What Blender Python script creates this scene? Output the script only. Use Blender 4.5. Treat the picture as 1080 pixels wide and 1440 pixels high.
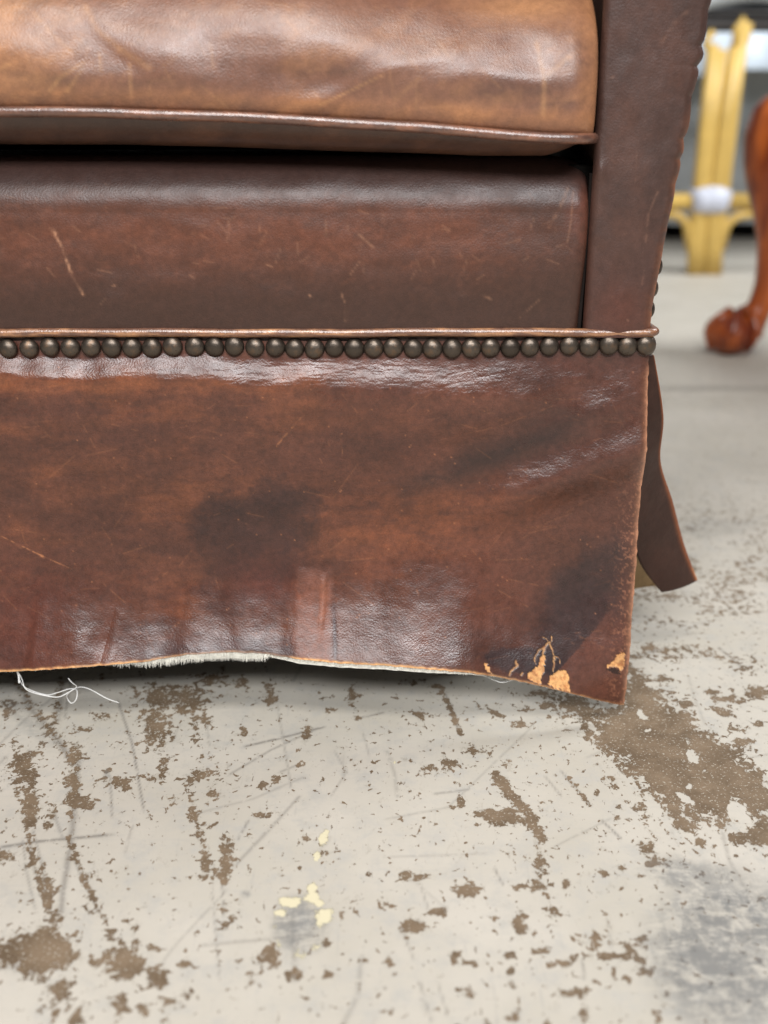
import bpy, math, random
import numpy as np
from mathutils import Vector
random.seed(7)
sc = bpy.context.scene
for o in list(bpy.data.objects): bpy.data.objects.remove(o)
PI = math.pi

# ------------------------------------------------------------ camera
CH = 0.355; PIT = math.radians(20.1); FPX = 1500.0      # camera height, downward pitch, focal length in photo px
cd = bpy.data.cameras.new('camera'); cam = bpy.data.objects.new('camera', cd); sc.collection.objects.link(cam)
cam.location = (0, 0, CH); cam.rotation_euler = (PI/2 - PIT, 0, 0)
cd.sensor_fit = 'HORIZONTAL'; cd.sensor_width = 36; cd.lens = 50
cd.clip_start = 0.02; cd.clip_end = 60
cd.dof.use_dof = True; cd.dof.focus_distance = 0.615; cd.dof.aperture_fstop = 6.3
sc.camera = cam

# ------------------------------------------------------------ world, lamps, exposure
w = bpy.data.worlds.new('World'); sc.world = w; w.use_nodes = True
bg = w.node_tree.nodes['Background']; bg.inputs[0].default_value = (0.95, 0.96, 1.0, 1); bg.inputs[1].default_value = 0.21
def area(name, loc, target, sx, sy, energy, col):
    l = bpy.data.lights.new(name, 'AREA'); l.shape = 'RECTANGLE'; l.size = sx; l.size_y = sy; l.energy = energy; l.color = col
    o = bpy.data.objects.new(name, l); sc.collection.objects.link(o); o.location = loc
    o.rotation_euler = (Vector(target) - Vector(loc)).to_track_quat('-Z', 'Y').to_euler()
    return o
area('warehouse_and_fill_lamp', (-0.25, -0.85, 2.75), (-0.1, 0.6, 0.1), 1.1, 0.55, 47, (1.0, 0.965, 0.915))
area('door_daylight', (0.1, -2.5, 2.55), (0.0, 0.6, 0.1), 3.2, 0.7, 178, (0.97, 0.98, 1.0))
area('warehouse_and_fill_lamp', (1.9, 1.55, 2.1), (1.15, 3.6, 0.25), 1.4, 0.9, 85, (0.95, 0.98, 1.0))  # fill lamp added to brighten the background sheets, no known fixture
sc.view_settings.view_transform = 'Standard'; sc.view_settings.look = 'None'; sc.view_settings.exposure = 0.0

# ------------------------------------------------------------ measuring helpers
cp, sp_ = math.cos(PIT), math.sin(PIT)
def proj(x, y, z):
    zc = y*cp + (CH - z)*sp_; yu = y*sp_ + (z - CH)*cp
    return 540 + FPX*x/zc, 720 - FPX*yu/zc
def at(u, v, Y):                      # the point at distance Y seen at photo pixel (u, v)
    a = PIT + np.arctan((np.asarray(v, float) - 720)/FPX)
    z = CH - Y*np.tan(a); zc = Y*cp + (CH - z)*sp_
    return (np.asarray(u, float) - 540)/FPX*zc, Y, z
def onfloor(u, v):
    a = PIT + np.arctan((np.asarray(v, float) - 720)/FPX); Y = CH/np.tan(a)
    return (np.asarray(u, float) - 540)/FPX*(Y*cp + CH*sp_), Y
def s2l(c):
    c = np.asarray(c, float)/255.0
    return np.where(c <= 0.04045, c/12.92, ((c + 0.055)/1.055)**2.4)
def sstep(a, b, x):
    t = np.clip((x - a)/(b - a), 0, 1); return t*t*(3 - 2*t)
def _hash(i, j, s):
    n = (i.astype(np.int64)*374761393 + j.astype(np.int64)*668265263 + s*1442695041) & 0x7fffffff
    n = ((n ^ (n >> 13))*1274126177) & 0x7fffffff
    return ((n ^ (n >> 16)) & 0xffffff)/float(0xffffff)
def vnoise(x, y, s=0):
    i = np.floor(x); j = np.floor(y); fx = x - i; fy = y - j
    fx = fx*fx*fx*(fx*(fx*6 - 15) + 10); fy = fy*fy*fy*(fy*(fy*6 - 15) + 10)
    a = _hash(i, j, s); b = _hash(i+1, j, s); c = _hash(i, j+1, s); d = _hash(i+1, j+1, s)
    return (a*(1-fx) + b*fx)*(1-fy) + (c*(1-fx) + d*fx)*fy
def fbm(x, y, s=0, oct=5, r=0.5):
    t = 0; a = 1; n = 0
    for k in range(oct):
        t = t + a*vnoise(x*2**k + 17.3*k, y*2**k - 9.1*k, s + k); n += a; a *= r
    return t/n                                   # 0..1, mean 0.5
def ell(U, V, cx, cy, rx, ry, rot=0):
    c, s = math.cos(rot), math.sin(rot); dx = U - cx; dy = V - cy
    return np.sqrt(((dx*c + dy*s)/rx)**2 + ((-dx*s + dy*c)/ry)**2)
def gau(U, V, cx, cy, rx, ry, rot=0): return np.exp(-ell(U, V, cx, cy, rx, ry, rot)**2)
def dline(U, V, pts):
    """distance to a polyline and the fraction along it"""
    best = np.full(np.shape(U), 1e9); fr = np.zeros(np.shape(U)); n = len(pts) - 1
    for k in range(n):
        (x0, y0), (x1, y1) = pts[k], pts[k+1]; dx, dy = x1-x0, y1-y0; L = dx*dx + dy*dy + 1e-9
        t = np.clip(((U-x0)*dx + (V-y0)*dy)/L, 0, 1); d = np.hypot(U - x0 - t*dx, V - y0 - t*dy)
        m = d < best; best = np.where(m, d, best); fr = np.where(m, (k+t)/n, fr)
    return best, fr
def inpoly(U, V, pts):
    ins = np.zeros(np.shape(U), bool); n = len(pts); j = n-1
    for i in range(n):
        xi, yi = pts[i]; xj, yj = pts[j]
        if yi != yj:
            c = ((yi > V) != (yj > V)) & (U < (xj-xi)*(V-yi)/(yj-yi) + xi); ins ^= c
        j = i
    return ins
def lerp3(C, col, m): return C*(1-m[..., None]) + np.asarray(col)*m[..., None]

# ------------------------------------------------------------ mesh helpers
COL = sc.collection
def link(name, me, mat, parent=None):
    o = bpy.data.objects.new(name, me); COL.objects.link(o)
    if mat and not me.materials: me.materials.append(mat)
    if parent: o.parent = parent
    return o
def tag(o, label=None, cat=None, group=None, kind=None):
    if label: o['label'] = label
    if cat: o['category'] = cat
    if group: o['group'] = group
    if kind: o['kind'] = kind
    return o
def empty(name, loc=(0,0,0)):
    o = bpy.data.objects.new(name, None); COL.objects.link(o); o.location = loc; return o
def rawmesh(name, co, quads, cols=None, attrs=None):
    co = np.asarray(co, np.float32).reshape(-1, 3); quads = np.asarray(quads, np.int32).reshape(-1, 4)
    me = bpy.data.meshes.new(name); me.vertices.add(len(co)); me.vertices.foreach_set('co', co.ravel())
    n = len(quads); me.loops.add(4*n); me.loops.foreach_set('vertex_index', quads.ravel())
    me.polygons.add(n); me.polygons.foreach_set('loop_start', np.arange(n, dtype=np.int32)*4)
    me.polygons.foreach_set('loop_total', np.full(n, 4, np.int32))
    me.polygons.foreach_set('use_smooth', np.ones(n, bool))
    if cols is not None:
        a = me.attributes.new('tint', 'FLOAT_COLOR', 'POINT'); c = np.ones((len(co), 4), np.float32); c[:, :3] = cols.reshape(-1, 3)
        a.data.foreach_set('color', c.ravel())
    for k, v in (attrs or {}).items():
        a = me.attributes.new(k, 'FLOAT', 'POINT'); a.data.foreach_set('value', np.asarray(v, np.float32).ravel())
    me.update(calc_edges=True); return me
def gridmesh(name, X, Y, Z, cols=None, attrs=None, flip=False):
    n, m = X.shape; idx = np.arange(n*m).reshape(n, m)
    q = np.stack([idx[:-1, :-1], idx[:-1, 1:], idx[1:, 1:], idx[1:, :-1]], -1).reshape(-1, 4)
    if flip: q = q[:, ::-1]
    return rawmesh(name, np.stack([X, Y, Z], -1), q, cols, attrs)
def tubemesh(name, pts, rad, seg=12, sy=1.0, cols=None, caps=True):
    """tube along points; rad scalar or per point; sy squashes it sideways"""
    P = [Vector(p) for p in pts]; n = len(P); R = rad if hasattr(rad, '__len__') else [rad]*n
    V = []; up = Vector((0, 0, 1)); prev = None
    for i in range(n):
        t = (P[min(i+1, n-1)] - P[max(i-1, 0)]).normalized()
        if prev is None:
            a = up if abs(t.z) < 0.9 else Vector((1, 0, 0)); nrm = (a - t*a.dot(t)).normalized()
        else: nrm = (prev - t*prev.dot(t)).normalized()
        prev = nrm; b = t.cross(nrm)
        for k in range(seg):
            th = 2*PI*k/seg; V.append(P[i] + (nrm*math.cos(th) + b*math.sin(th)*sy)*R[i])
    F = [(i*seg+k, i*seg+(k+1) % seg, (i+1)*seg+(k+1) % seg, (i+1)*seg+k) for i in range(n-1) for k in range(seg)]
    if caps: F += [tuple(range(seg))[::-1], tuple((n-1)*seg + k for k in range(seg))]
    me = bpy.data.meshes.new(name); me.from_pydata([tuple(v) for v in V], [], F)
    me.polygons.foreach_set('use_smooth', [True]*len(F)); me.update(); return me
def joinmeshes(name, parts):
    V = []; F = []
    for me in parts:
        b = len(V); V += [tuple(v.co) for v in me.vertices]; F += [tuple(b+i for i in p.vertices) for p in me.polygons]
        bpy.data.meshes.remove(me)
    me = bpy.data.meshes.new(name); me.from_pydata(V, [], F); me.polygons.foreach_set('use_smooth', [True]*len(F)); me.update(); return me
def boxmesh(name, x0, x1, y0, y1, z0, z1, bev=0.0):
    import bmesh
    bm = bmesh.new(); bmesh.ops.create_cube(bm, size=1)
    for v in bm.verts: v.co = Vector(((x0+x1)/2 + v.co.x*(x1-x0), (y0+y1)/2 + v.co.y*(y1-y0), (z0+z1)/2 + v.co.z*(z1-z0)))
    if bev: bmesh.ops.bevel(bm, geom=bm.edges[:], offset=bev, segments=3, affect='EDGES', profile=0.5)
    me = bpy.data.meshes.new(name); bm.to_mesh(me); bm.free()
    if bev: me.polygons.foreach_set('use_smooth', [True]*len(me.polygons))
    return me

# ------------------------------------------------------------ materials
def newmat(name):
    m = bpy.data.materials.new(name); m.use_nodes = True; nt = m.node_tree
    return m, nt, nt.nodes['Principled BSDF']
class NB:
    def __init__(s, nt): s.nt = nt; s.n = nt.nodes; s.l = nt.links; s.tc = s.n.new('ShaderNodeTexCoord')
    def _set(s, sock, v):
        if hasattr(v, 'is_output'): s.l.new(v, sock)
        else: sock.default_value = v
    def mapped(s, scale=(1,1,1), rot=(0,0,0), loc=(0,0,0)):
        m = s.n.new('ShaderNodeMapping'); s.l.new(s.tc.outputs['Object'], m.inputs[0])
        m.inputs['Scale'].default_value = scale; m.inputs['Rotation'].default_value = rot; m.inputs['Location'].default_value = loc
        return m.outputs[0]
    def noise(s, scale, detail=4, rough=0.5, vec=None, dist=0.0):
        t = s.n.new('ShaderNodeTexNoise'); s.l.new(vec or s.tc.outputs['Object'], t.inputs['Vector'])
        t.inputs['Scale'].default_value = scale; t.inputs['Detail'].default_value = detail
        t.inputs['Roughness'].default_value = rough; t.inputs['Distortion'].default_value = dist
        return t.outputs['Fac']
    def voro(s, scale, feat='F1', vec=None, out='Distance', rnd=1.0):
        t = s.n.new('ShaderNodeTexVoronoi'); t.feature = feat; s.l.new(vec or s.tc.outputs['Object'], t.inputs['Vector'])
        t.inputs['Scale'].default_value = scale; t.inputs['Randomness'].default_value = rnd
        return t.outputs[out]
    def math(s, op, a, b=0.0, c=None, clamp=False):
        t = s.n.new('ShaderNodeMath'); t.operation = op; t.use_clamp = clamp
        s._set(t.inputs[0], a); s._set(t.inputs[1], b)
        if c is not None: s._set(t.inputs[2], c)
        return t.outputs[0]
    def ramp(s, x, a, b, c=0.0, d=1.0, smooth=True):
        t = s.n.new('ShaderNodeMapRange'); t.interpolation_type = 'SMOOTHSTEP' if smooth else 'LINEAR'
        s._set(t.inputs[0], x)
        for k, v in zip((1, 2, 3, 4), (a, b, c, d)): s._set(t.inputs[k], v)
        return t.outputs[0]
    def mix(s, f, a, b, mode='MIX'):
        t = s.n.new('ShaderNodeMix'); t.data_type = 'RGBA'; t.blend_type = mode
        s._set(t.inputs[0], f)
        for k, v in ((6, a), (7, b)):
            if hasattr(v, 'is_output'): s.l.new(v, t.inputs[k])
            else: t.inputs[k].default_value = (*v, 1) if len(v) == 3 else v
        return t.outputs[2]
    def attr(s, name, out='Fac'):
        t = s.n.new('ShaderNodeAttribute'); t.attribute_name = name; return t.outputs[out]
    def bump(s, h, strength, dist, base=None):
        t = s.n.new('ShaderNodeBump'); t.inputs['Strength'].default_value = strength; t.inputs['Distance'].default_value = dist
        s.l.new(h, t.inputs['Height'])
        if base: s.l.new(base, t.inputs['Normal'])
        return t.outputs[0]

def leather(name, rough=0.40, spec=0.5, grain=1.0, tint=True, color=(0.1, 0.04, 0.02), fine=0.35, gscale=900, coat=0.0, wav=0.25):
    m, nt, b = newmat(name); k = NB(nt)
    base = k.attr('tint', 'Color') if tint else k.mix(k.noise(25, 4, 0.6), [c*0.75 for c in color], [c*1.25 for c in color])
    n1 = k.noise(260, 5, 0.65); n2 = k.noise(1300, 3, 0.6)
    f = k.ramp(n1, 0.3, 0.7, 1 - fine, 1 + fine, False)
    f2 = k.ramp(n2, 0.3, 0.7, 1 - fine*0.6, 1 + fine*0.6, False)
    mul = k.math('MULTIPLY', f, f2)
    col = k.mix(1.0, base, mul, 'MULTIPLY'); k.l.new(col, b.inputs['Base Color'])
    # pebble grain: warped cells with creases between them, each grain lifted by a finer noise
    wv = nt.nodes.new('ShaderNodeVectorMath'); wv.operation = 'MULTIPLY_ADD'
    nc = nt.nodes.new('ShaderNodeTexNoise'); k.l.new(k.tc.outputs['Object'], nc.inputs['Vector']); nc.inputs['Scale'].default_value = 350
    k.l.new(nc.outputs['Color'], wv.inputs[0]); wv.inputs[1].default_value = (0.0016,)*3; k.l.new(k.tc.outputs['Object'], wv.inputs[2])
    cell = k.voro(gscale, 'F1', wv.outputs[0]); g1 = k.math('MULTIPLY', cell, -1.0)
    g2 = k.noise(gscale*1.4, 3, 0.6); g = k.math('ADD', g1, k.math('MULTIPLY', g2, 0.7))
    bm1 = k.bump(g, 0.55*grain, 0.00035)
    bm2 = k.bump(k.noise(120, 3, 0.5), wav, 0.0012, bm1)
    k.l.new(bm2, b.inputs['Normal'])
    rr = k.math('ADD', k.ramp(k.noise(70, 5, 0.7), 0.3, 0.7, rough - 0.07, rough + 0.09, False), k.math('MULTIPLY', k.attr('raw'), 0.4))
    k.l.new(rr, b.inputs['Roughness'])
    b.inputs['Specular IOR Level'].default_value = spec
    b.inputs['Coat Weight'].default_value = coat; b.inputs['Coat Roughness'].default_value = 0.34; k.l.new(bm2, b.inputs['Coat Normal'])
    return m
LEA = leather('worn_brown_leather', 0.30, 0.58, 0.42, fine=0.26, coat=0.0, wav=0.08)
LEA_S = leather('smooth_brown_leather', 0.41, 0.45, 0.4, fine=0.16, wav=0.12)
LEA_C = leather('rubbed_cushion_leather', 0.38, 0.65, 0.45, fine=0.16, coat=0.0, wav=0.06)
LEA_P = leather('plain_dark_leather', 0.55, 0.35, 0.4, tint=False, color=(0.050, 0.026, 0.018), fine=0.15)
LEA_F = leather('dull_flap_leather', 0.55, 0.25, 0.3, fine=0.12)
LEA_T = leather('tan_welt_leather', 0.30, 1.0, 0.5, tint=True, fine=0.25)

def simple(name, color, rough=0.5, metal=0.0, var=0.15, nscale=40, bump=0.0, bscale=200, spec=0.5):
    m, nt, b = newmat(name); k = NB(nt)
    c = k.mix(k.ramp(k.noise(nscale, 5, 0.6), 0.3, 0.7, 0, 1, False), [x*(1-var) for x in color], [x*(1+var) for x in color])
    k.l.new(c, b.inputs['Base Color']); b.inputs['Roughness'].default_value = rough; b.inputs['Metallic'].default_value = metal
    b.inputs['Specular IOR Level'].default_value = spec
    if bump: k.l.new(k.bump(k.noise(bscale, 4, 0.6), bump, 0.001), b.inputs['Normal'])
    return m
RAW = simple('raw_leather_edge', (0.50, 0.22, 0.065), 0.85, var=0.45, nscale=300, bump=0.6, bscale=900)
SUEDE = simple('suede_underside', (0.30, 0.20, 0.10), 0.95, var=0.2, nscale=200)
LINING = simple('frayed_white_lining', (0.74, 0.72, 0.64), 0.9, var=0.25, nscale=400)
THREAD = simple('white_thread', (0.80, 0.80, 0.78), 0.8, var=0.05)
DARKCLOTH = simple('black_cloth_and_gap', (0.012, 0.011, 0.010), 0.95, var=0.2, spec=0.05)
SEAM = simple('seam_thread', (0.012, 0.009, 0.008), 0.9, var=0.3, spec=0.05)
YELLOW = simple('yellow_lacquered_rattan', (0.50, 0.33, 0.085), 0.42, var=0.12, nscale=18)
WRAP = simple('white_tape_wrap', (0.50, 0.52, 0.60), 0.6, var=0.2, nscale=60)
DARKWOOD = simple('dark_stained_wood', (0.022, 0.018, 0.016), 0.45, var=0.3)
DRAPE = simple('grey_dust_sheet', (0.36, 0.375, 0.375), 0.65, var=0.12, nscale=6, bump=0.3, bscale=60)
PALE = simple('pale_blue_sheet', (0.72, 0.80, 0.88), 0.5, var=0.08, nscale=14, bump=0.4, bscale=50)
WALL = simple('painted_block_wall', (0.26, 0.27, 0.27), 0.8, var=0.1, nscale=3)
def nailmat():
    m, nt, b = newmat('antique_bronze_nail'); k = NB(nt)
    rnd = nt.nodes.new('ShaderNodeObjectInfo').outputs['Random']
    base = k.mix(rnd, (0.068, 0.054, 0.043), (0.112, 0.090, 0.072))
    n = k.noise(160, 5, 0.7); c = k.mix(k.ramp(k.math('ADD', n, k.math('MULTIPLY', rnd, 0.12)), 0.62, 0.80), base, (0.17, 0.105, 0.065))
    c = k.mix(k.ramp(k.noise(500, 3, 0.6), 0.62, 0.75), c, (0.035, 0.028, 0.024))
    k.l.new(c, b.inputs['Base Color']); b.inputs['Metallic'].default_value = 0.85
    k.l.new(k.ramp(k.noise(300, 4, 0.7), 0.3, 0.7, 0.33, 0.45), b.inputs['Roughness'])
    k.l.new(k.bump(k.noise(420, 4, 0.6), 0.35, 0.0004), b.inputs['Normal'])
    return m
NAIL = nailmat()
def woodmat():
    m, nt, b = newmat('polished_mahogany'); k = NB(nt)
    n = k.noise(9, 6, 0.6, k.mapped((3, 3, 0.6)), 1.5)
    c = k.mix(k.ramp(n, 0.35, 0.68), (0.13, 0.022, 0.008), (0.42, 0.10, 0.018)); k.l.new(c, b.inputs['Base Color'])
    b.inputs['Roughness'].default_value = 0.28; return m
WOOD = woodmat()

# ------------------------------------------------------------ floor: painted concrete, chipped and scratched
def floor_material():
    m, nt, b = newmat('chipped_painted_concrete'); k = NB(nt)
    dens = k.attr('chips'); scr = k.attr('scratch'); smu = k.attr('smudge'); yel = k.attr('spill')
    # paint film
    p = k.mix(k.ramp(k.noise(7, 5, 0.6), 0.3, 0.7), (0.455, 0.42, 0.355), (0.53, 0.49, 0.425))
    p = k.mix(k.ramp(k.noise(60, 6, 0.7), 0.45, 0.75), p, (0.43, 0.41, 0.37))
    p = k.mix(k.math('MULTIPLY', k.ramp(k.noise(30, 5, 0.7, k.mapped((1, 9, 1), (0, 0, 0.35))), 0.56, 0.78), 0.35), p, (0.38, 0.37, 0.35))
    p = k.mix(k.math('MULTIPLY', k.ramp(k.noise(26, 5, 0.7, k.mapped((9, 0.8, 1), (0, 0, -0.08))), 0.58, 0.8), 0.5), p, (0.33, 0.32, 0.30))
    # bare concrete under it
    c = k.mix(k.ramp(k.noise(45, 6, 0.7), 0.3, 0.7), (0.125, 0.086, 0.052), (0.225, 0.162, 0.105))
    c = k.mix(k.math('MULTIPLY', k.ramp(k.noise(620, 2, 0.6), 0.60, 0.68), 0.8), c, (0.50, 0.46, 0.38))
    c = k.mix(k.ramp(k.noise(700, 3, 0.7, k.mapped((1, 1, 1), (0, 0, 0), (3, 3, 3))), 0.62, 0.75), c, (0.07, 0.05, 0.035))
    # chip mask : ragged at several scales, thicker where the attribute says
    n1 = k.noise(110, 7, 0.66, k.mapped((1, 0.8, 1), (0, 0, 0.5)), 0.35)
    n2 = k.noise(240, 5, 0.6, k.mapped((1, 0.8, 1), (0, 0, -0.3), (5, 1, 0)), 0.4)
    n3 = k.noise(330, 6, 0.65, k.mapped((1, 0.7, 1), (0, 0, -0.4)), 0.8)
    e = k.math('ADD', k.math('ADD', k.math('MULTIPLY', n1, 0.70), k.math('MULTIPLY', n3, 0.34)), k.math('MULTIPLY', dens, 0.28))
    m1 = k.ramp(e, 0.672, 0.682)
    e2 = k.math('ADD', n2, k.math('MULTIPLY', dens, 0.30)); e2 = k.math('ADD', e2, k.math('MULTIPLY', n1, 0.10))
    m2 = k.ramp(e2, 0.690, 0.702)
    chip = k.math('MAXIMUM', m1, m2)
    p = k.mix(k.math('MULTIPLY', k.ramp(e, 0.60, 0.68), 0.30), p, (0.30, 0.265, 0.21))
    ab = k.math('ADD', k.noise(150, 7, 0.75, k.mapped((1, 0.35, 1), (0, 0, -0.25), (2, 4, 0)), 0.4), k.math('MULTIPLY', dens, 0.12))
    p = k.mix(k.math('MULTIPLY', k.ramp(ab, 0.60, 0.70), 0.55), p, (0.36, 0.32, 0.26))
    ab2 = k.noise(420, 5, 0.75, k.mapped((1, 0.25, 1), (0, 0, 0.9), (1, 4, 0)), 0.2)
    p = k.mix(k.math('MULTIPLY', k.ramp(ab2, 0.60, 0.68), 0.35), p, (0.40, 0.37, 0.31))
    # scratches break up along their length
    sm = k.math('MULTIPLY', scr, k.ramp(k.noise(190, 4, 0.7), 0.32, 0.50))
    col = k.mix(k.math('MULTIPLY', sm, 0.8, clamp=True), p, (0.15, 0.135, 0.12))
    col = k.mix(chip, col, c)
    sv = k.math('ADD', k.math('MULTIPLY', k.noise(36, 7, 0.8, k.mapped((1, 2.6, 1), (0, 0, 0.75)), 1.2), 0.6), k.math('MULTIPLY', k.noise(60, 6, 0.8, k.mapped((2.2, 1, 1), (0, 0, 0.3)), 0.8), 0.4))
    sf = k.math('MULTIPLY', smu, k.ramp(sv, 0.40, 0.56, 0.15, 1.0)); sf = k.math('MULTIPLY', sf, 0.82)
    col = k.mix(sf, col, (0.150, 0.152, 0.150))
    yv = k.math('ADD', yel, k.math('MULTIPLY', k.math('SUBTRACT', k.noise(170, 7, 0.75), 0.5), 2.2))
    col = k.mix(k.ramp(yv, 0.48, 0.58), col, (0.64, 0.58, 0.40))
    k.l.new(col, b.inputs['Base Color'])
    k.l.new(k.math('ADD', k.ramp(chip, 0, 1, 0.55, 0.62), k.math('MULTIPLY', k.noise(40, 4, 0.6), 0.1)), b.inputs['Roughness'])
    b.inputs['Specular IOR Level'].default_value = 0.35
    h = k.math('SUBTRACT', k.math('MULTIPLY', k.noise(300, 4, 0.6), 0.12), chip); h = k.math('SUBTRACT', h, k.math('MULTIPLY', sm, 0.6))
    h = k.math('ADD', h, k.math('MULTIPLY', k.ramp(yv, 0.5, 0.6), 2.0))
    h = k.math('ADD', h, k.math('MULTIPLY', k.math('MULTIPLY', chip, k.noise(800, 3, 0.6)), 0.5))
    k.l.new(k.bump(h, 0.6, 0.0006), b.inputs['Normal'])
    return m
def spaced(segs):
    out = []
    for a, b, st in segs: out += list(np.arange(a, b - st*0.5, st))
    return np.array(out + [segs[-1][1]])
def build_floor():
    xs = spaced([(-9, -0.5, 0.25), (-0.5, -.36, .004), (-0.36, 0.46, 0.00112), (.46, .62, .003), (0.62, 1.3, 0.02), (1.3, 9, 0.25)])
    ys = spaced([(-6, 0.26, 0.15), (.26, .315, .004), (0.315, 0.80, 0.00112), (.80, .95, .003), (0.95, 1.9, 0.01), (1.9, 3.5, 0.05), (3.5, 12, 0.3)])
    X, Y = np.meshgrid(xs, ys); Z = np.zeros_like(X)
    front = Y > 0.2; Yc = np.where(front, Y, 0.2); U, V = proj(X, Yc, Z)
    U = np.where(front, U, -5000); V = np.where(front, V, 5000)
    U5 = lambda x, y: (x/2.0, 900 + y/2.0)          # measured on two enlarged views of the photo
    U6 = lambda x, y: (540 + x/2.0, 900 + y/2.0)
    D = 0.75*(fbm(X*6, Y*5, 3, 5) - 0.5) - 0.10
    BN = fbm(X*120, Y*110, 27, 4)
    def blob(c, rx, ry, s, rot=0):
        nonlocal D; D = np.maximum(D, s*.90*np.exp(-ell(U, V, c[0], c[1], rx, ry, rot)**2*0.8) + .5*(BN - .5))
    A = U5
    for x, y, rx, ry, s in [(450,170,50,35,.75),(440,240,45,55,.85),(530,170,60,35,.8),(560,230,35,40,.6),(500,140,90,25,.6),(62,360,40,45,.95),(82,470,22,70,1.0),(45,300,40,12,.5),(20,190,32,25,.6),
            (212,330,26,45,.7),(208,420,22,70,.8),(240,455,32,20,.8),(135,520,14,10,.8),(150,490,16,30,.45),(110,870,95,58,1.1),(30,880,70,40,.95),(175,880,30,50,.9),(350,905,50,48,1.0),(350,860,22,30,.7),
            (445,950,34,32,.95),(175,985,30,40,.9),(150,1040,16,40,.7),(345,1030,25,30,.8),(470,1020,24,24,.7),(225,1060,25,25,.8),(520,915,22,9,.8),(270,910,26,12,.7),(400,1040,18,30,.6),
            (575,380,52,13,.75),(610,375,14,26,.6),(550,490,22,16,.8),(535,395,14,14,.7),(600,435,18,14,.6),(605,515,20,12,.6),(578,620,14,48,.9),(635,620,20,62,.9),(565,665,18,12,.7),(640,790,28,28,.7),(600,640,10,20,.5),
            (330,400,48,14,.75),(355,410,22,16,.7),(430,385,34,16,.7),(300,370,16,12,.6),(460,350,16,28,.65),(765,900,32,34,.9),(820,940,34,18,.85),(1010,902,26,12,.7),(960,768,12,7,.7),(1000,765,10,6,.6),(1060,755,14,6,.6),
            (760,150,16,34,.65),(990,160,18,34,.75),(690,255,8,20,.8),(740,408,14,14,.8),(775,392,22,10,.7),(735,495,22,13,.8),(862,255,12,26,.7),(845,355,14,9,.7),(925,198,14,8,.7),(600,110,60,22,.55),(680,120,28,20,.55),
            (380,150,24,20,.55),(290,215,24,12,.55),(230,250,30,9,.55),(160,240,16,60,.4),(10,605,26,18,.9),(210,578,22,8,.7),(120,650,14,26,.6),(90,630,14,12,.6),(150,720,20,60,.45),(165,790,26,40,.55),(235,670,16,18,.75),(250,710,12,26,.7),
            (260,765,12,8,.7),(310,832,18,20,.8),(375,815,26,22,.6),(435,865,22,10,.7),(390,910,22,10,.6),(700,935,16,10,.7),(925,945,16,9,.7),(900,600,36,14,.5),(860,560,30,16,.6),(920,850,14,20,.7),(560,545,16,30,.65),(645,580,20,16,.6),
            (290,650,34,12,.5),(50,830,40,25,.55),(555,300,18,12,.6),(570,330,22,12,.6)]:
        blob(A(x, y), rx/2, ry/2, s)
    A = U6
    for x, y, rx, ry, s in [(335,495,50,26,1.0),(275,492,26,10,.8),(370,500,26,18,.8),(215,455,14,22,.85),(195,470,10,8,.7),(150,365,44,12,.65),(190,345,26,14,.65),(120,378,20,10,.7),(270,310,30,16,.65),(350,345,26,14,.65),(235,705,34,18,.95),(210,695,16,12,.7),
            (270,700,16,10,.6),(435,693,24,16,.9),(385,692,32,8,.7),(440,630,20,34,.75),(510,690,14,16,.7),(100,665,24,12,.75),(60,660,18,10,.7),(80,805,32,24,.85),(150,770,40,14,.6),(380,805,16,44,.8),(440,877,32,10,.9),(500,908,34,10,.95),
            (640,855,80,12,.7),(600,835,20,20,.7),(650,890,70,12,.9),(690,880,20,14,.7),(735,930,30,14,.9),(720,840,26,9,.85),(648,930,9,20,.7),(357,882,14,9,.9),(355,932,14,9,.9),(12,905,16,14,.85),(200,890,18,22,.8),(240,908,24,9,.7),
            (715,895,20,10,.7),(25,748,12,8,.7),(245,1000,14,14,.7),(370,1060,20,30,.6),(540,990,34,14,.6),(560,1055,24,20,.6),(30,940,10,8,.7),(455,745,16,34,.6),(490,775,20,12,.6),(590,960,10,10,.6),(690,955,14,12,.6),(765,1065,20,18,.6),
            (740,580,18,16,.85),(770,625,34,14,.95),(850,520,36,16,.9),(820,495,26,10,.8),(890,565,24,14,.85),(925,580,10,10,.8),(990,608,12,8,.8),(610,655,26,10,.7),(560,660,16,8,.6),(665,640,10,8,.6),(720,468,18,12,.8),(735,500,16,8,.6),
            (660,470,12,10,.7),(655,500,12,8,.7),(650,417,12,12,.8),(598,432,9,8,.9),(1005,285,26,12,.9),(1052,236,16,8,.9),(990,250,40,16,.7),(940,200,50,16,.75),(970,165,60,12,.7),(1050,150,34,22,.8),(920,150,30,12,.7),(850,180,34,16,.8),
            (745,20,26,14,.9),(820,50,44,12,.6),(780,110,40,10,.5),(1010,80,40,12,.6),(1040,60,22,12,.6),(900,40,50,10,.5),(640,385,12,10,.6),(630,360,10,6,.6),(510,300,12,6,.6),(680,560,10,8,.4),(1000,555,36,18,1.0),(1055,545,40,34,1.1),
            (100,205,20,12,.7),(105,215,10,16,.7),(40,165,20,10,.5),(300,195,34,12,.6),(380,238,24,12,.7),(150,130,16,10,.7),(80,120,30,8,.5),(450,150,60,12,.6),(460,180,34,14,.7),(400,195,40,12,.5),(590,60,34,20,.5)]:
        blob(A(x, y), rx/2, ry/2, s)
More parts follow.
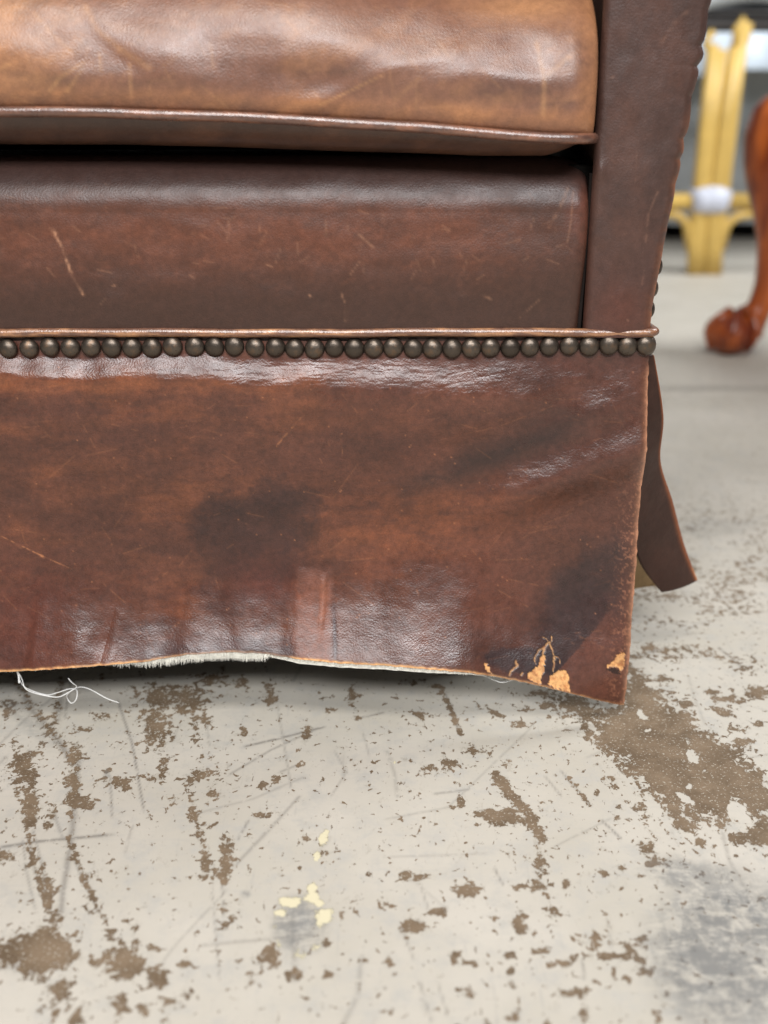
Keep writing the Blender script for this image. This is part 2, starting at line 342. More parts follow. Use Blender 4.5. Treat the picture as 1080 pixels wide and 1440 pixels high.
    poly = [(x/2+540, y/2+900) for x, y in [(508,210),(600,236),(612,296),(680,352),(728,408),(780,462),(850,492),(930,512),(990,468),(1050,500),(1110,520),(1140,420),(1070,392),(1030,365),(1010,320),(930,280),(880,232),(858,188),(790,168),(740,120),(690,60),(668,60),(690,120),(655,150),(672,188),(600,196),(540,150),(500,150),(470,140),(460,170)]]
    Uj = U + 14*(fbm(X*45, Y*45, 21, 5) - 0.5)*2; Vj = V + 10*(fbm(X*45, Y*45, 31, 5) - 0.5)*2
    ins = inpoly(Uj, Vj, poly)
    dpoly, _ = dline(Uj, Vj, poly + [poly[0]])
    D = np.maximum(D, np.where(ins, 0.46 + 0.42*sstep(0, 22, dpoly) + .5*(fbm(X*38, Y*30, 25, 4)-.5), 0.40*np.exp(-dpoly/12)))
    for cx, cy, rx, ry, rot in [(878,320,22,10,.7),(877,404,12,10,0),(738,255,9,5,0),(850,440,30,16,.75),(1000,480,36,14,.2),(1010,500,30,10,.1),(905,215,46,22,.5),(720,215,20,9,.6)]:
        D = D - 1.0*np.exp(-ell(Uj, Vj, 540+cx/2, 900+cy/2, rx/2, ry/2, rot)**4)
    # streak clusters
    for pts, wd, s in [([U6(312,382),U6(350,430),U6(385,462),U6(410,500),U6(445,556)],9,.85),([U6(150,130),U6(185,185),U6(215,262)],5,.75),([U6(285,185),U6(335,220)],5,.6),([U6(520,390),U6(580,465)],4,.6),([U6(550,230),U6(700,380),U6(800,470),U6(960,520)],12,.5),
                       ([U6(430,590),U6(450,700),U6(480,780)],8,.45),([U6(690,50),U6(860,20),U6(1000,60)],8,.45),([U6(640,10),U6(740,150)],14,.5),
                       ([U5(100,640),U5(130,740),U5(160,800)],8,.6),([U5(190,560),U5(270,740),U5(320,840)],6,.55),([U5(520,400),U5(550,490),U5(575,600)],6,.5),([U5(40,110),U5(140,260),U5(200,340)],8,.45),([U5(170,110),U5(150,240),U5(100,320)],7,.5),([U5(40,390),U5(80,540),U5(100,640)],7,.5)]:
        d, _ = dline(U, V, pts); D = np.maximum(D, s*np.exp(-(d/wd)**2))
    # distant chips on the right behind the skirt
    far = (V < 905) & (V > 560); D = D + np.where(far, 0.30*sstep(640, 800, V)*(fbm(U/60, V/14, 9, 4) > 0.47), 0)*sstep(905, 860, V)
    # the thin scratches
    S = np.zeros_like(X)
    L = [([U5(330,165),U5(372,290),U5(405,480)],1.5,.9),([U5(685,300),U5(790,275),U5(915,243)],1.2,.9),([U5(638,382),U5(760,310),U5(900,245)],.8,.6),([U5(0,582),U5(110,566),U5(320,546)],2.0,.9),([U5(700,505),U5(668,562)],1.2,.7),([U5(1000,222),U5(1080,203)],1,.7),
         ([U5(45,115),U5(90,195),U5(150,262),U5(205,345)],5.5,.75),([U5(180,110),U5(160,230)],4.5,.7),([U5(200,110),U5(182,220)],2,.7),([U5(222,330),U5(215,440),U5(200,560),U5(180,690),U5(170,770)],4.0,.75),([U5(78,540),U5(95,640),U5(130,720)],1.6,.8),([U5(92,530),U5(120,640),U5(135,740)],1.6,.7),
         ([U5(64,560),U5(75,650),U5(100,760)],1.2,.7),([U5(150,480),U5(178,560)],2,.6),([U5(430,940),U5(500,850),U5(640,700)],1,.4),([U5(595,690),U5(610,860),U5(618,960)],1.3,.5),([U5(625,680),U5(630,780)],1.2,.7),([U5(200,600),U5(270,745)],1.4,.7),([U5(575,190),U5(590,300)],.9,.5),
         ([U5(780,180),U5(820,420)],.8,.5),([U5(1020,260),U5(1040,330)],.7,.4),([U5(940,310),U5(975,370),U5(930,440)],.7,.4),([U5(310,380),U5(316,500)],1,.7),([U5(375,520),U5(350,600)],.8,.5),
         ([U6(172,150),U6(215,268)],1.8,.8),([U6(610,505),U6(668,560)],1.3,.8),([U6(495,365),U6(582,468)],1.0,.6),([U6(450,380),U6(500,440)],.8,.5),([U6(680,52),U6(800,20)],1.4,.8),([U6(940,20),U6(1010,80)],1.2,.7),([U6(910,372),U6(960,328)],1.0,.5),([U6(140,432),U6(240,420)],.9,.6),
         ([U6(100,680),U6(125,760)],1.2,.5),([U6(45,800),U6(85,900)],1.2,.6),([U6(100,960),U6(135,1075)],1.8,.6),([U6(150,960),U6(180,1060)],1.4,.5),([U6(310,640),U6(335,690)],1.2,.7),([U6(558,890),U6(563,955)],1.8,.7),([U6(0,505),U6(180,470),U6(420,240)],.7,.35),([U6(460,590),U6(640,500)],.7,.35),([U6(630,780),U6(640,870)],1.4,.4),
         ([U6(0,610),U6(300,600)],.7,.3),([U6(40,640),U6(180,760)],.8,.3)]
    for pts, wd, s in L:
        d, f = dline(U, V, pts); S = np.maximum(S, s*np.exp(-(d/max(wd, 1.5))**2*0.9)*(sstep(0, .04, f)*sstep(1, .96, f)*0.7 + 0.3))
    rng = np.random.RandomState(11)
    for i in range(80):
        x0 = rng.uniform(-.4, .5); y0 = rng.uniform(.3, .9); th = rng.choice([PI/2, PI/2+.15, -.4, .5, 1.1]) + rng.normal(0, .18); ln = rng.uniform(.01, .07)
        m = (np.abs(X-x0) < .09) & (np.abs(Y-y0) < .09)
        if not m.any(): continue
        c = rng.normal(0, .08); p = [(x0, y0), (x0+ln*.5*math.cos(th), y0+ln*.5*math.sin(th)), (x0+ln*math.cos(th+c), y0+ln*math.sin(th+c))]
        d, f = dline(X[m], Y[m], p); S[m] = np.maximum(S[m], rng.uniform(.2, .6)*np.exp(-(d/.0011)**2))
    # far expansion joint
    d = np.abs(Y - 1.46 - 0.02*np.sin(X*3)); S = np.maximum(S, (.25 + .6*fbm(X*9, Y*2, 66, 4))*np.exp(-((d + .01*(fbm(X*30, Y*4, 67, 3)-.5))/.010)**2))
    M = np.zeros_like(X)
    M = np.maximum(M, sstep(1.15, .55, ell(Uj*1.0, Vj, 1030, 1345, 135, 125, .5)))
    M = np.maximum(M, .75*sstep(1.1, .5, ell(Uj, Vj, 985, 1235, 85, 30, .3)))
    M = np.maximum(M, .85*sstep(1.15, .5, ell(Uj + 12*(fbm(X*120, Y*120, 23, 4)-.5), Vj, 426, 1303, 42, 46, .2)))
    M = np.maximum(M, .45*sstep(1.0, .2, ell(U, V, 35, 1010, 70, 18, .8)))
    M = np.maximum(M, .8*sstep(1.0, .2, ell(U, V, 150, 1088, 8, 9))); M = np.maximum(M, .8*sstep(1.0, .2, ell(U, V, 345, 1258, 10, 8)))
    M = np.maximum(M, .35*sstep(1.0, .3, ell(Uj, Vj, 1010, 740, 90, 20, 0)))
    Yl = np.zeros_like(X)
    ring = np.abs(ell(Uj, Vj, 426, 1303, 36, 40, .2) - 1.0)
    Yl = np.maximum(Yl, .42*np.exp(-(ring/.2)**2))
    for cx, cy, rx, ry in [(455,1178,8,12),(443,1205,6,8),(440,1250,6,9),(458,1288,12,17),(444,1265,12,10),(412,1270,16,8),(400,1285,9,7)]:
        Yl = np.maximum(Yl, 1.0*np.exp(-ell(Uj, Vj, cx, cy, rx, ry)**2*.7))
    Yl = np.maximum(Yl, 1.0*np.exp(-ell(U, V, 555, 1072, 2.2, 2.2)**2))
    me = gridmesh('floor', X, Y, Z, None, {'chips': D, 'scratch': S, 'smudge': M, 'spill': Yl})
    tag(link('floor', me, floor_material()), kind='structure')
build_floor()

# ------------------------------------------------------------ background setting
tag(link('wall', boxmesh('wall', -9, 9, 8.0, 8.2, 0, 4.2), WALL), kind='structure')

# ------------------------------------------------------------ the leather armchair
chair = empty('leather_armchair', (-0.235, 0.98, 0))
tag(chair, 'worn brown leather armchair with nailhead trim and a torn, curling floor-length skirt', 'armchair')
def cpart(name, me, mat, parent=None, label=None):
    o = link(name, me, mat); o.parent = parent or chair
    if not parent: o.location = (0.235, -0.98, 0)
    if label: o['label'] = label
    return o
YF = 0.600                # plane of the front frame
XL, XR = -0.622, 0.1515   # left and right end of the front
XC = (XL + XR)/2
DENSE = -0.262
BR = 1.0
def C(*c): return s2l(c)*BR
zn = float(at(500, 489.5, YF)[2])      # height of the nail row

def skirt():
    xs = spaced([(XL, DENSE, 0.006), (DENSE, XR, 0.00058)])
    bu = [(-420,975),(-200,955),(-60,948),(0,945),(60,942),(130,937),(200,931),(260,921),(320,917),(370,919),(420,927),(480,933),(540,936),(600,941),(660,946),(700,952),(735,959),(770,967),(810,977),(842,985),(870,991)]
    _ug = np.arange(-700, 1200, 5.0); _kr = np.hanning(41); _kr /= _kr.sum()
    _af = np.interp(_ug, [-400, 0, 60, 150, 300, 420, 560, 660, 760, 870], [.015, .017, .023, .029, .032, .033, .033, .028, .020, .011]); _af = np.convolve(np.pad(_af, 20, 'edge'), _kr, 'valid'); Af = lambda u: np.interp(u, _ug, _af)
    bx = []; bz = []
    for u, v in bu:
        x, _, z = at(u, v, YF - 0.006 - Af(u)); bx.append(float(x)); bz.append(float(z))
    bx[-1] = XR; n = len(xs); m = 385
    zb = np.interp(xs, bx, bz); zt = zn + 0.004
    T = np.linspace(0, 1, m)[:, None]; Xg = np.broadcast_to(xs, (m, n)).copy()
    zb2 = zb + 0.0005*(vnoise(xs*300, xs*0, 5) - .5)
    Zg = zt + (zb2 - zt)*T
    U, V = proj(Xg, YF - 0.006, Zg)                       # photo position of every point, for measured features
    s = zn - 0.002 - Zg
    # depth towards the viewer
    L = np.interp(U, [-400, 0, 400, 650, 900], [.013, .014, .018, .026, .040])
    wob = (fbm(U/90, V*0 + 1, 4, 3) - .5)*0.006
    D = (0.0056 + 0.002*(fbm(U/70, V/200, 8, 3) - .5))*sstep(-.001, 1, (s + wob)/L)
    D -= 0.004*sstep(0.02, 0.12, s)
    q = np.clip((s - 0.106 + (fbm(U/150, V*0, 14, 3)-.5)*.02)/0.087, 0, 1.3)
    D += Af(U)*1.22*q**2.4/(1 + .25*q**6)
    # rolls and creases in the flared hem
    hem = sstep(790, 900, V)
    D += 0.0022*hem*np.sin((U + 30)/46.0)*np.exp(-((U-200)/260.0)**2)
    c150 = 150 - (V - 900)*0.22                            # sharp crease at the left
    D += 0.0018*hem*np.where(U > c150, np.exp(-(U-c150)/30), 0)*sstep(-4, 14, U-c150)
    D -= 0.0010*hem*np.exp(-((U - c150 + 6)/18)**2)
    D += 0.0010*hem*sstep(42, 56, U)*np.exp(-np.clip(U-56, 0, 999)/50)
    pj = 7*(fbm(U/14, V/14, 88, 4)-.5); patch = sstep(409, 418, U + pj + (925-V)*-0.03)*sstep(472, 460, U + pj)*sstep(784, 800, V + pj)*(.75 + .5*fbm(U/16, V/22, 89, 4))
    D += 0.00025*patch
    ridge = np.exp(-((U - (455 - np.clip(V-830, 0, 60)*0.12))/5.0)**2)*sstep(795, 810, V)*sstep(885, 850, V); D += 0.0008*ridge
    groove = np.exp(-((U - 471 - (V-860)*0.07)/3.2)**2)*sstep(820, 850, V); D -= 0.0003*groove
    # big diagonal folds at the right
    t = (U - 700)*0.36 + (V - 705); D += 0.0060*np.exp(-(t/32)**2)*sstep(600, 760, U)
    t2 = (U - 700)*0.42 + (V - 610); D -= 0.0013*np.exp(-(t2/26)**2)*sstep(540, 680, U)*sstep(905, 820, U)
    D += 0.003*gau(U, V, 640, 830, 150, 60, -.2) - 0.0025*gau(U, V, 830, 800, 60, 110, .3)
    D += 0.0020*(fbm(U/170, V/130, 41, 3) - .5)
    D += 0.0007*(fbm(U/40, V/26, 43, 3) - .5)
    wr = np.exp(-((V - 528 - np.clip(U-500, 0, 400)*.04)/24)**2)*np.interp(U, [0, 250, 400, 620, 760, 900], [.25, .5, .8, .7, .3, .25])
    wx = U/34 + 1.2*fbm(U/50, V/50, 77, 2); wy = V/5.5 + np.where(U > 620, (U-620)*0.035, 0)
    rd = 1 - np.abs(2*fbm(wx, wy, 51, 3) - 1); D += 0.00042*wr*(rd - .8)
    cr = 1 - np.abs(2*fbm(U/30 - V/60, V/9 + U/90, 61, 4) - 1)
    D -= 0.00010*sstep(.90, 1.0, cr)*sstep(500, 540, V)*sstep(800, 700, V)
    # right border rolls back a touch
    er = (XR - Xg)/0.006; D -= 0.0022*np.clip(1 - er, 0, 1)**2
    xr = np.interp(Zg[:, -1], [0.0, .1, .232], [.1505, .154, .1512]); sh = (xr - XR)[:, None]
    Xg = Xg + sh*sstep(XR-.08, XR, Xg) + 0.0006*(vnoise(Zg*350, Zg*0, 6)-.5)*sstep(XR-.004, XR, Xg)
    Yg = YF - D
    for it in range(3):
        ub_, vb_ = proj(Xg[-1], Yg[-1], Zg[-1]); tv = np.interp(ub_, [p[0] for p in bu], [p[1] for p in bu])
        ker = np.hanning(43); ker /= ker.sum(); dz = np.convolve(np.pad(-(tv - vb_)*.00047, 21, 'edge'), ker, 'valid'); Zg = Zg + dz[None, :]*T**1.5
    U, V = proj(Xg, Yg, Zg)
    # ---- colour
    wv = 30*(fbm(U/120, V/90, 99, 3) - .5); st = .55*fbm(U/110, (V+wv)/20, 101, 6, .62) + .45*fbm(U/60 + 3, V/48, 103, 6, .62); st2 = fbm(U/26, V/7, 111, 4); big = fbm(U/180, V/110, 121, 4)
    col = np.zeros(U.shape + (3,)) + C(94, 54, 39)
    m3 = fbm(U/300, V/200, 97, 3)
    col = lerp3(col, C(140, 80, 46), np.clip((st-.48)*3.0, 0, 1)*.5*sstep(760, 300, U))
    col = lerp3(col, C(112, 64, 40), np.clip((st2-.50)*2, 0, 1)*.35)
    col = lerp3(col, C(56, 34, 29), np.clip((.53-st)*3.0, 0, 1)*.5)
    col = lerp3(col, C(70, 40, 32), np.clip((big-.46)*4.5, 0, 1)*.6)
    col = lerp3(col, C(146, 84, 50), .5*np.exp(-((V-541)/12)**2)*sstep(430, 250, U)*np.clip(st2*1.5, 0, 1))
    col = lerp3(col, C(92, 56, 46), .6*sstep(530, 510, V))
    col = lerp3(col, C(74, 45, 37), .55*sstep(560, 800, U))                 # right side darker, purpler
    col = lerp3(col, C(140, 76, 42), .45*gau(U, V, 600, 725, 140, 55, -.1)*np.clip(st2*1.8-.1, 0, 1))
    col = lerp3(col, C(110, 62, 44), .5*gau(U, V, 690, 800, 70, 70))
    tt = (U-700)*.36 + (V-640); col = lerp3(col, C(44, 30, 27), .75*np.exp(-(tt/24)**2)*(.6+.8*fbm(U/50,V/30,98,4))*sstep(480, 640, U)*sstep(850, 780, U))  # dark streak paints the shade of the diagonal fold's valley
    rag = (fbm(U/30, V/26, 131, 7, .68) - .5)*1.4
    stain = sstep(np.interp(V, [700, 790], [1.12, 1.25]), np.interp(V, [700, 790], [.78, .45]), np.minimum(ell(U, V, 330, 748, 66, 52, .3), ell(U, V, 398, 735, 58, 60, -.4)) + rag*.75)
    stain = np.maximum(stain, .8*sstep(1.2, .55, ell(U, V, 352, 830, 66, 90) + rag*.6)*sstep(930, 800, V)*.9)
    col = lerp3(col, C(50, 31, 28), np.clip(stain*(.45 + .7*fbm(U/16, V/12, 135, 5, .65)), 0, 1)*.85); rim = np.exp(-((stain-.35)/.2)**2); col = lerp3(col, C(50, 30, 26), rim*.25)
    col = lerp3(col, C(86, 40, 30), .5*gau(U, V, 370, 820, 60, 40))
    col = lerp3(col, C(48, 40, 46), .6*sstep(880, 925, V + rag*30)*sstep(170, 270, U)*sstep(430, 405, U))
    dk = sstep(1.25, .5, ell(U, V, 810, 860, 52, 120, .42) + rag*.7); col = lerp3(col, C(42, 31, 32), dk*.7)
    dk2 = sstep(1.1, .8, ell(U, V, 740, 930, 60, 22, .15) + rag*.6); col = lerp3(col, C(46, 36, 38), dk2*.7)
    arc = (V > 955 - (U-775)*1.15 + rag*16) & (U > 770); arc = arc*sstep(830, 900, V)
    col = lerp3(col, C(92, 54, 42), arc*.8)
    col = lerp3(col, C(96, 50, 38), .5*sstep(120, 40, U)*sstep(700, 850, V))
    col = lerp3(col, C(126, 76, 58), .62*patch*(.6+.7*fbm(U/20, V/30, 96, 4)))
    col = lerp3(col, C(150, 92, 66), .55*ridge*(.3+fbm(U/5, V/9, 95, 3))); col = lerp3(col, C(50, 44, 50), .7*groove*(.4+fbm(U/5, V/12, 94, 3)))  # ridge highlight and groove darkening painted into the leather colour
    col = lerp3(col, C(118, 64, 44), .35*hem*np.exp(-((U-c150+6)/14)**2))
    raw = np.zeros_like(U)
    rp = [(765,905),(768,915)]
    def rpoly(pts, j=3.0):
        Uj = U + (fbm(U/4, V/4, 141, 3)-.5)*2*j; Vj = V + (fbm(U/4, V/4, 151, 3)-.5)*2*j
        return inpoly(Uj, Vj, pts).astype(float)
    o = lambda x, y: (640 + x/3.6, 860 + y/3.6)
    for p in ([o(360,330),o(400,290),o(425,270),o(435,230),o(455,222),o(460,240),o(450,280),o(455,300),o(440,320),o(430,365),o(380,350)],
              [o(470,375),o(485,330),o(515,300),o(545,298),o(570,315),o(582,410),o(540,398)],
              [o(750,285),o(790,262),o(820,225),o(848,208),o(862,215),o(850,300),o(835,300),o(825,285),o(790,282)],
              [o(148,262),o(160,258),o(172,290),o(185,312),o(158,305)]): raw = np.maximum(raw, rpoly(p))
    for pts, wd in [([o(470,165),o(430,195),o(410,225),o(405,265)],1.1),([o(480,165),o(495,200),o(500,240),o(495,300)],1.2),([o(475,150),o(450,190),o(440,235)],1.1),([o(308,250),o(310,275),o(285,310),o(280,325)],1.5),([o(500,225),o(525,235),o(530,260)],.8),
                    ([o(348,310),o(335,325)],1.2),([o(440,130),o(480,160),o(490,120)],.7)]:
        d, _ = dline(U + 7*(fbm(U/9, V/9, 143, 4)-.5), V + 5*(fbm(U/9, V/9, 144, 4)-.5), pts); raw = np.maximum(raw, .85*np.exp(-(d/wd/.75)**2))
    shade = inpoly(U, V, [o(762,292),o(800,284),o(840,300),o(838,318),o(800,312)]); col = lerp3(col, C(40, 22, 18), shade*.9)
    # scuffs and scratches
    scf = np.zeros_like(U)
    for pts, wd, a in [([(0,753),(22,764),(60,782),(100,800)],1.0,.75),([(387,629),(405,608),(428,583)],1.4,.6),([(165,690),(178,705),(172,725),(155,750)],1.6,.10),([(302,805),(305,820),(310,832)],1.3,.6),([(165,690),(190,672),(240,650)],1.4,.06),
                       ([(620,618),(700,600),(820,555)],1.0,.15),([(250,600),(300,570),(345,540)],.8,.12),([(478,610),(482,640)],1,.3),([(586,826),(588,838)],1.6,.7),([(447,640),(455,655)],.8,.3),([(20,765),(30,770)],2.0,.7),([(56,780),(62,784)],2.0,.7),([(700,780),(760,740),(835,700)],.9,.15),([(690,770),(720,730)],.8,.18)]:
        d, f = dline(U, V, pts); scf = np.maximum(scf, a*np.exp(-(d/wd/.8)**2)*np.clip(4*(fbm(U/6, V/6, 161, 3)-.42), .08, 1)*(.35+.65*sstep(0,.3,f)*sstep(1,.7,f)))
    rng = np.random.RandomState(5)
    for i in range(130):
        x0 = rng.uniform(0, 910); y0 = rng.uniform(515, 930); th = rng.normal(0, .5); ln = rng.uniform(8, 60)
        mk = (np.abs(U-x0) < 66) & (np.abs(V-y0) < 66)
        p = [(x0, y0), (x0+ln*math.cos(th), y0+ln*math.sin(th))]
        d, f = dline(U[mk], V[mk], p); scf[mk] = np.maximum(scf[mk], rng.uniform(.03, .13)*np.exp(-(d/.9)**2)*(vnoise(U[mk]/9, V[mk]/9, i) > .35))
    for i in range(160):
        x0 = rng.uniform(0, 910); y0 = rng.uniform(515, 930); mk = (np.abs(U-x0) < 5) & (np.abs(V-y0) < 5)
        scf[mk] = np.maximum(scf[mk], rng.uniform(.2, .7)*np.exp(-((U[mk]-x0)**2+(V[mk]-y0)**2)/.8))
    col = lerp3(col, C(196, 128, 84), np.clip(scf, 0, 1))
    # rubbed right edge
    de = (xr[:, None] - Xg)/0.00043
    wear = np.exp(-np.clip(de - 1.5, 0, 99)/3.2)*np.clip(.15 + 1.5*fbm(U/8, V/12, 171, 4), 0, 1)
    wear *= sstep(500, 540, V)
    col = lerp3(col, C(196, 138, 104), np.clip(wear*1.05, 0, 1)*.75)
    speck = (fbm(U/3, V/3, 181, 2) > .66)*sstep(45, 0, de)*sstep(600, 760, V); col = lerp3(col, C(176, 118, 88), speck*.45)
    # bottom edge: thin line of raw tan leather
    db = (Zg - Zg[-1:, :])/0.00045
    be = np.exp(-np.clip(db - .6 - 1.6*fbm(U/10, V*0, 191, 3), 0, 99)/.7)*np.interp(U, [0, 180, 240, 380, 405, 415, 620, 700, 870], [1, 1, .45, .25, .25, 1, 1, .5, .3])
    raw = np.maximum(raw, np.clip(be, 0, 1)*.9)
    rc = lerp3(np.zeros(U.shape+(3,)) + C(222, 166, 106), C(178, 116, 68), np.clip((fbm(U/5, V/5, 201, 4)-.45)*3, 0, 1))
    col = col*(1-raw[..., None]) + rc*raw[..., None]
    Yg = Yg + .0006*np.clip(raw, 0, 1)*(be < .3) + .00012*scf
    col = col*(.64 + .40*np.clip(.5 + 1.6*(fbm(U/75, V/40, 301, 6, .6)-.5), 0, 1))[..., None]
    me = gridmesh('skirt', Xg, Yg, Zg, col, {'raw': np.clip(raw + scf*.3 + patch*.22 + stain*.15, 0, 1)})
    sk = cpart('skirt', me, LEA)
    # the cut edge at the hem, the lining behind it
    k = slice(0, n, 1); bxv, byv, bzv = Xg[-1, k], Yg[-1, k], Zg[-1, k]
    ex = np.stack([bxv, bxv]); ey = np.stack([byv, byv + 0.0022]); ez = np.stack([bzv, bzv - 0.0003])
    link('raw_edge', gridmesh('raw_edge', ex, ey, ez), RAW, sk)
    rx_, ry_, rz_ = Xg[:, -1], Yg[:, -1], Zg[:, -1]
    link('raw_edge', gridmesh('raw_edge', np.stack([rx_, rx_+.0002]), np.stack([ry_, ry_+.002]), np.stack([rz_, rz_]), flip=True), RAW, sk)
    sb = slice(None, None, 4); rows = np.r_[np.arange(0, m-1, 6), m-1]
    Xb, Yb, Zb = Xg[rows][:, ::4], Yg[rows][:, ::4] + 0.0023, Zg[rows][:, ::4].copy()
    ub = U[-1, ::4]; drop = .0012 + 1.3*np.interp(ub, [150, 200, 260, 300, 360, 380, 420, 600, 650, 700], [0, .0008, .0022, .003, .003, .0012, .0022, .0018, .001, 0])
    Zb[-1] -= drop + .0003; Yb[:, :] += .0003
    link('lining', gridmesh('lining', Xb, Yb, Zb, flip=True), LINING, sk)
    # frayed fibres along the hem
    V_ = []; F_ = []
    rng = np.random.RandomState(3)
    def fibre(x, y, z, dx, dy, dz, w_):
        b = len(V_); V_.extend([(x-w_, y, z), (x+w_, y, z), (x+dx+w_*.3, y+dy, z+dz), (x+dx-w_*.3, y+dy, z+dz)]); F_.append((b, b+1, b+2, b+3))
    for i in range(4200):
        u = rng.uniform(150, 660)
        dn = np.interp(u, [150, 200, 240, 370, 385, 420, 620, 660], [.1, .5, 1, 1, .35, .7, .7, .1])
        if rng.rand() > dn: continue
        j = int(np.argmin(np.abs(U[-1] - u))); ln = rng.uniform(.0012, .0035)*np.interp(u, [150, 235, 370, 385, 660], [.8, 2.1, 2.1, .9, .9])
        fibre(Xg[-1, j], Yg[-1, j]+.0006+rng.uniform(0, .002), Zg[-1, j]+.0006, rng.normal(-.0006, .0008), rng.uniform(-.0012, .001), -ln, rng.uniform(.00008, .00022))
    for i in range(500):
        j = rng.randint(0, n); 
        if Xg[-1, j] < -.25: continue
        fibre(Xg[-1, j], Yg[-1, j]+.001, Zg[-1, j]+.0003, rng.normal(0, .0008), rng.uniform(-.0008, .001), -rng.uniform(.0006, .0016), .00008)
    mf = bpy.data.meshes.new('frayed_fringe'); mf.from_pydata(V_, [], F_); mf.update()
    fo = link('frayed_fringe', mf, LINING, sk); fo['kind'] = 'stuff'
    # the loose threads
    def thread(pts, Y0, rad=.00028, Y1=None):
        P = []
        for i, (u, v) in enumerate(pts):
            yy = Y0 + ((Y1 if Y1 else Y0)-Y0)*i/(len(pts)-1); x, y, z = at(u, v, yy); P.append(Vector((float(x), yy + .0012*math.sin(i*2.1), max(float(z), .0008))))
        Q = []
        for i in range(len(P)-1):
            p0, p1, p2, p3 = P[max(i-1, 0)], P[i], P[i+1], P[min(i+2, len(P)-1)]
            for t in (0, .2, .4, .6, .8):
                Q.append(.5*((2*p1) + (p2-p0)*t + (2*p0-5*p1+4*p2-p3)*t*t + (3*p1-p0-3*p2+p3)*t**3))
        Q.append(P[-1]); return tubemesh('t', Q, rad, 6)
    T = lambda x, y: (x/3.6, 860 + y/3.6)
    yb = .586
    a = thread([T(88,300),T(108,345),T(130,384),T(172,412),T(240,432),T(300,428),T(345,410),T(385,386),T(368,356),T(345,338)], yb)
    b_ = thread([T(92,300),T(98,350),T(122,372),T(160,400),T(235,426),T(300,404),T(350,392),T(386,402),T(388,440),T(362,464),T(340,446),T(346,412),T(395,384),T(450,396),T(540,434),T(602,462)], yb+.003)
    c_ = thread([T(86,302),T(92,330),T(100,358)], yb, .0006)
    link('loose_thread', joinmeshes('loose_thread', [a, b_, c_]), THREAD, sk)
    link('loose_thread', joinmeshes('loose_thread', [thread([o(40,325),o(55,300)], .588, .0002), thread([o(95,313),o(160,335),o(230,354),o(290,347),o(335,332)], .586, .0003)]), THREAD, sk)
    link('lining_tuft', boxmesh('lining_tuft', .1488, .1512, .6005, .603, float(at(873,972,.6)[2]), float(at(873,955,.6)[2]), .0004), LINING, sk)
    return sk
skirt()

# side skirt, curling flap at the corner, and its pale underside
def ribbon(name, left, right, mat, thick=.0018, n=60, m=14, cols=None, bow=0.0):
    def cr(P, t):
        k = min(int(t*(len(P)-1)), len(P)-2); f = t*(len(P)-1) - k
        p0, p1, p2, p3 = P[max(k-1,0)], P[k], P[k+1], P[min(k+2, len(P)-1)]
        return .5*((2*p1) + (p2-p0)*f + (2*p0-5*p1+4*p2-p3)*f*f + (3*p1-p0-3*p2+p3)*f**3)
    Lp = [np.array(p, float) for p in left]; Rp = [np.array(p, float) for p in right]
    G = np.zeros((n, m, 3))
    for i in range(n):
        a, b = cr(Lp, i/(n-1)), cr(Rp, i/(n-1))
        for j in range(m):
            t = j/(m-1); G[i, j] = a + (b-a)*t; G[i, j, 1] -= bow*4*t*(1-t)*i/(n-1)
    du = np.gradient(G, axis=0); dv = np.gradient(G, axis=1); N = np.cross(du, dv); N /= np.linalg.norm(N, axis=2, keepdims=True)+1e-12
    if N[..., 1].mean() > 0: N = -N
    B = G - N*thick
    co = np.concatenate([G.reshape(-1, 3), B.reshape(-1, 3)]); idx = np.arange(n*m).reshape(n, m); o2 = n*m
    q = list(np.stack([idx[:-1, :-1], idx[:-1, 1:], idx[1:, 1:], idx[1:, :-1]], -1).reshape(-1, 4)); q += [x[::-1] + o2 for x in q]
    ring = list(idx[0, :]) + list(idx[1:, -1]) + list(idx[-1, -2::-1]) + list(idx[-2:0:-1, 0])
    for i in range(len(ring)):
        a, b = ring[i], ring[(i+1) % len(ring)]; q.append(np.array([b, a, a+o2, b+o2]))
    return G, co, np.array(q)
P3 = lambda u, v, Y: tuple(float(c) for c in at(u, v, Y))
lf = [P3(905,500,.606), P3(900,580,.612), P3(893,660,.622), P3(888,730,.634), P3(900,790,.650), P3(930,833,.664)]
rt = [P3(920,500,.609), P3(933,585,.622), P3(929,648,.640), P3(946,705,.657), P3(962,765,.672), P3(981,816,.683)]
G, co, q = ribbon('corner_flap', lf, rt, None, n=90, m=24, bow=.003)
u_, v_ = proj(co[:, 0], co[:, 1], co[:, 2])
fc = np.zeros((len(co), 3)) + C(52, 32, 25)
fc = lerp3(fc, C(62, 39, 31), np.clip((fbm(u_/20, v_/30, 5, 4)-.4)*2, 0, 1))
red = np.interp(v_, [500, 933], [933-14, 933])
jr = np.tile(np.linspace(0, 1, 24), 90); jr = np.concatenate([jr, jr])
fc = lerp3(fc, C(150, 88, 54), sstep(.88, 1.0, jr)*.7)  # highlight of the folded edge painted as a lighter rim
fc = lerp3(fc, C(205, 140, 90), sstep(.97, 1.0, jr)*(v_ > 800)*.8)
cpart('corner_flap', rawmesh('corner_flap', co, q, fc, {'raw': jr**12*.6}), LEA_F)
G, co, q = ribbon('flap_underside', [P3(880,700,.70), P3(880,780,.70), P3(886,829,.70)], [P3(900,700,.71), P3(912,770,.71), P3(935,822,.712)], None, n=16, m=6)
cpart('flap_underside', rawmesh('flap_underside', co, q), SUEDE)
cpart('back_skirt_blocker', boxmesh('back_skirt_blocker', XL + .01, XR - .01, 1.372, 1.375, .012, .24), LEA_P)  # unseen, added to keep light out from under the chair
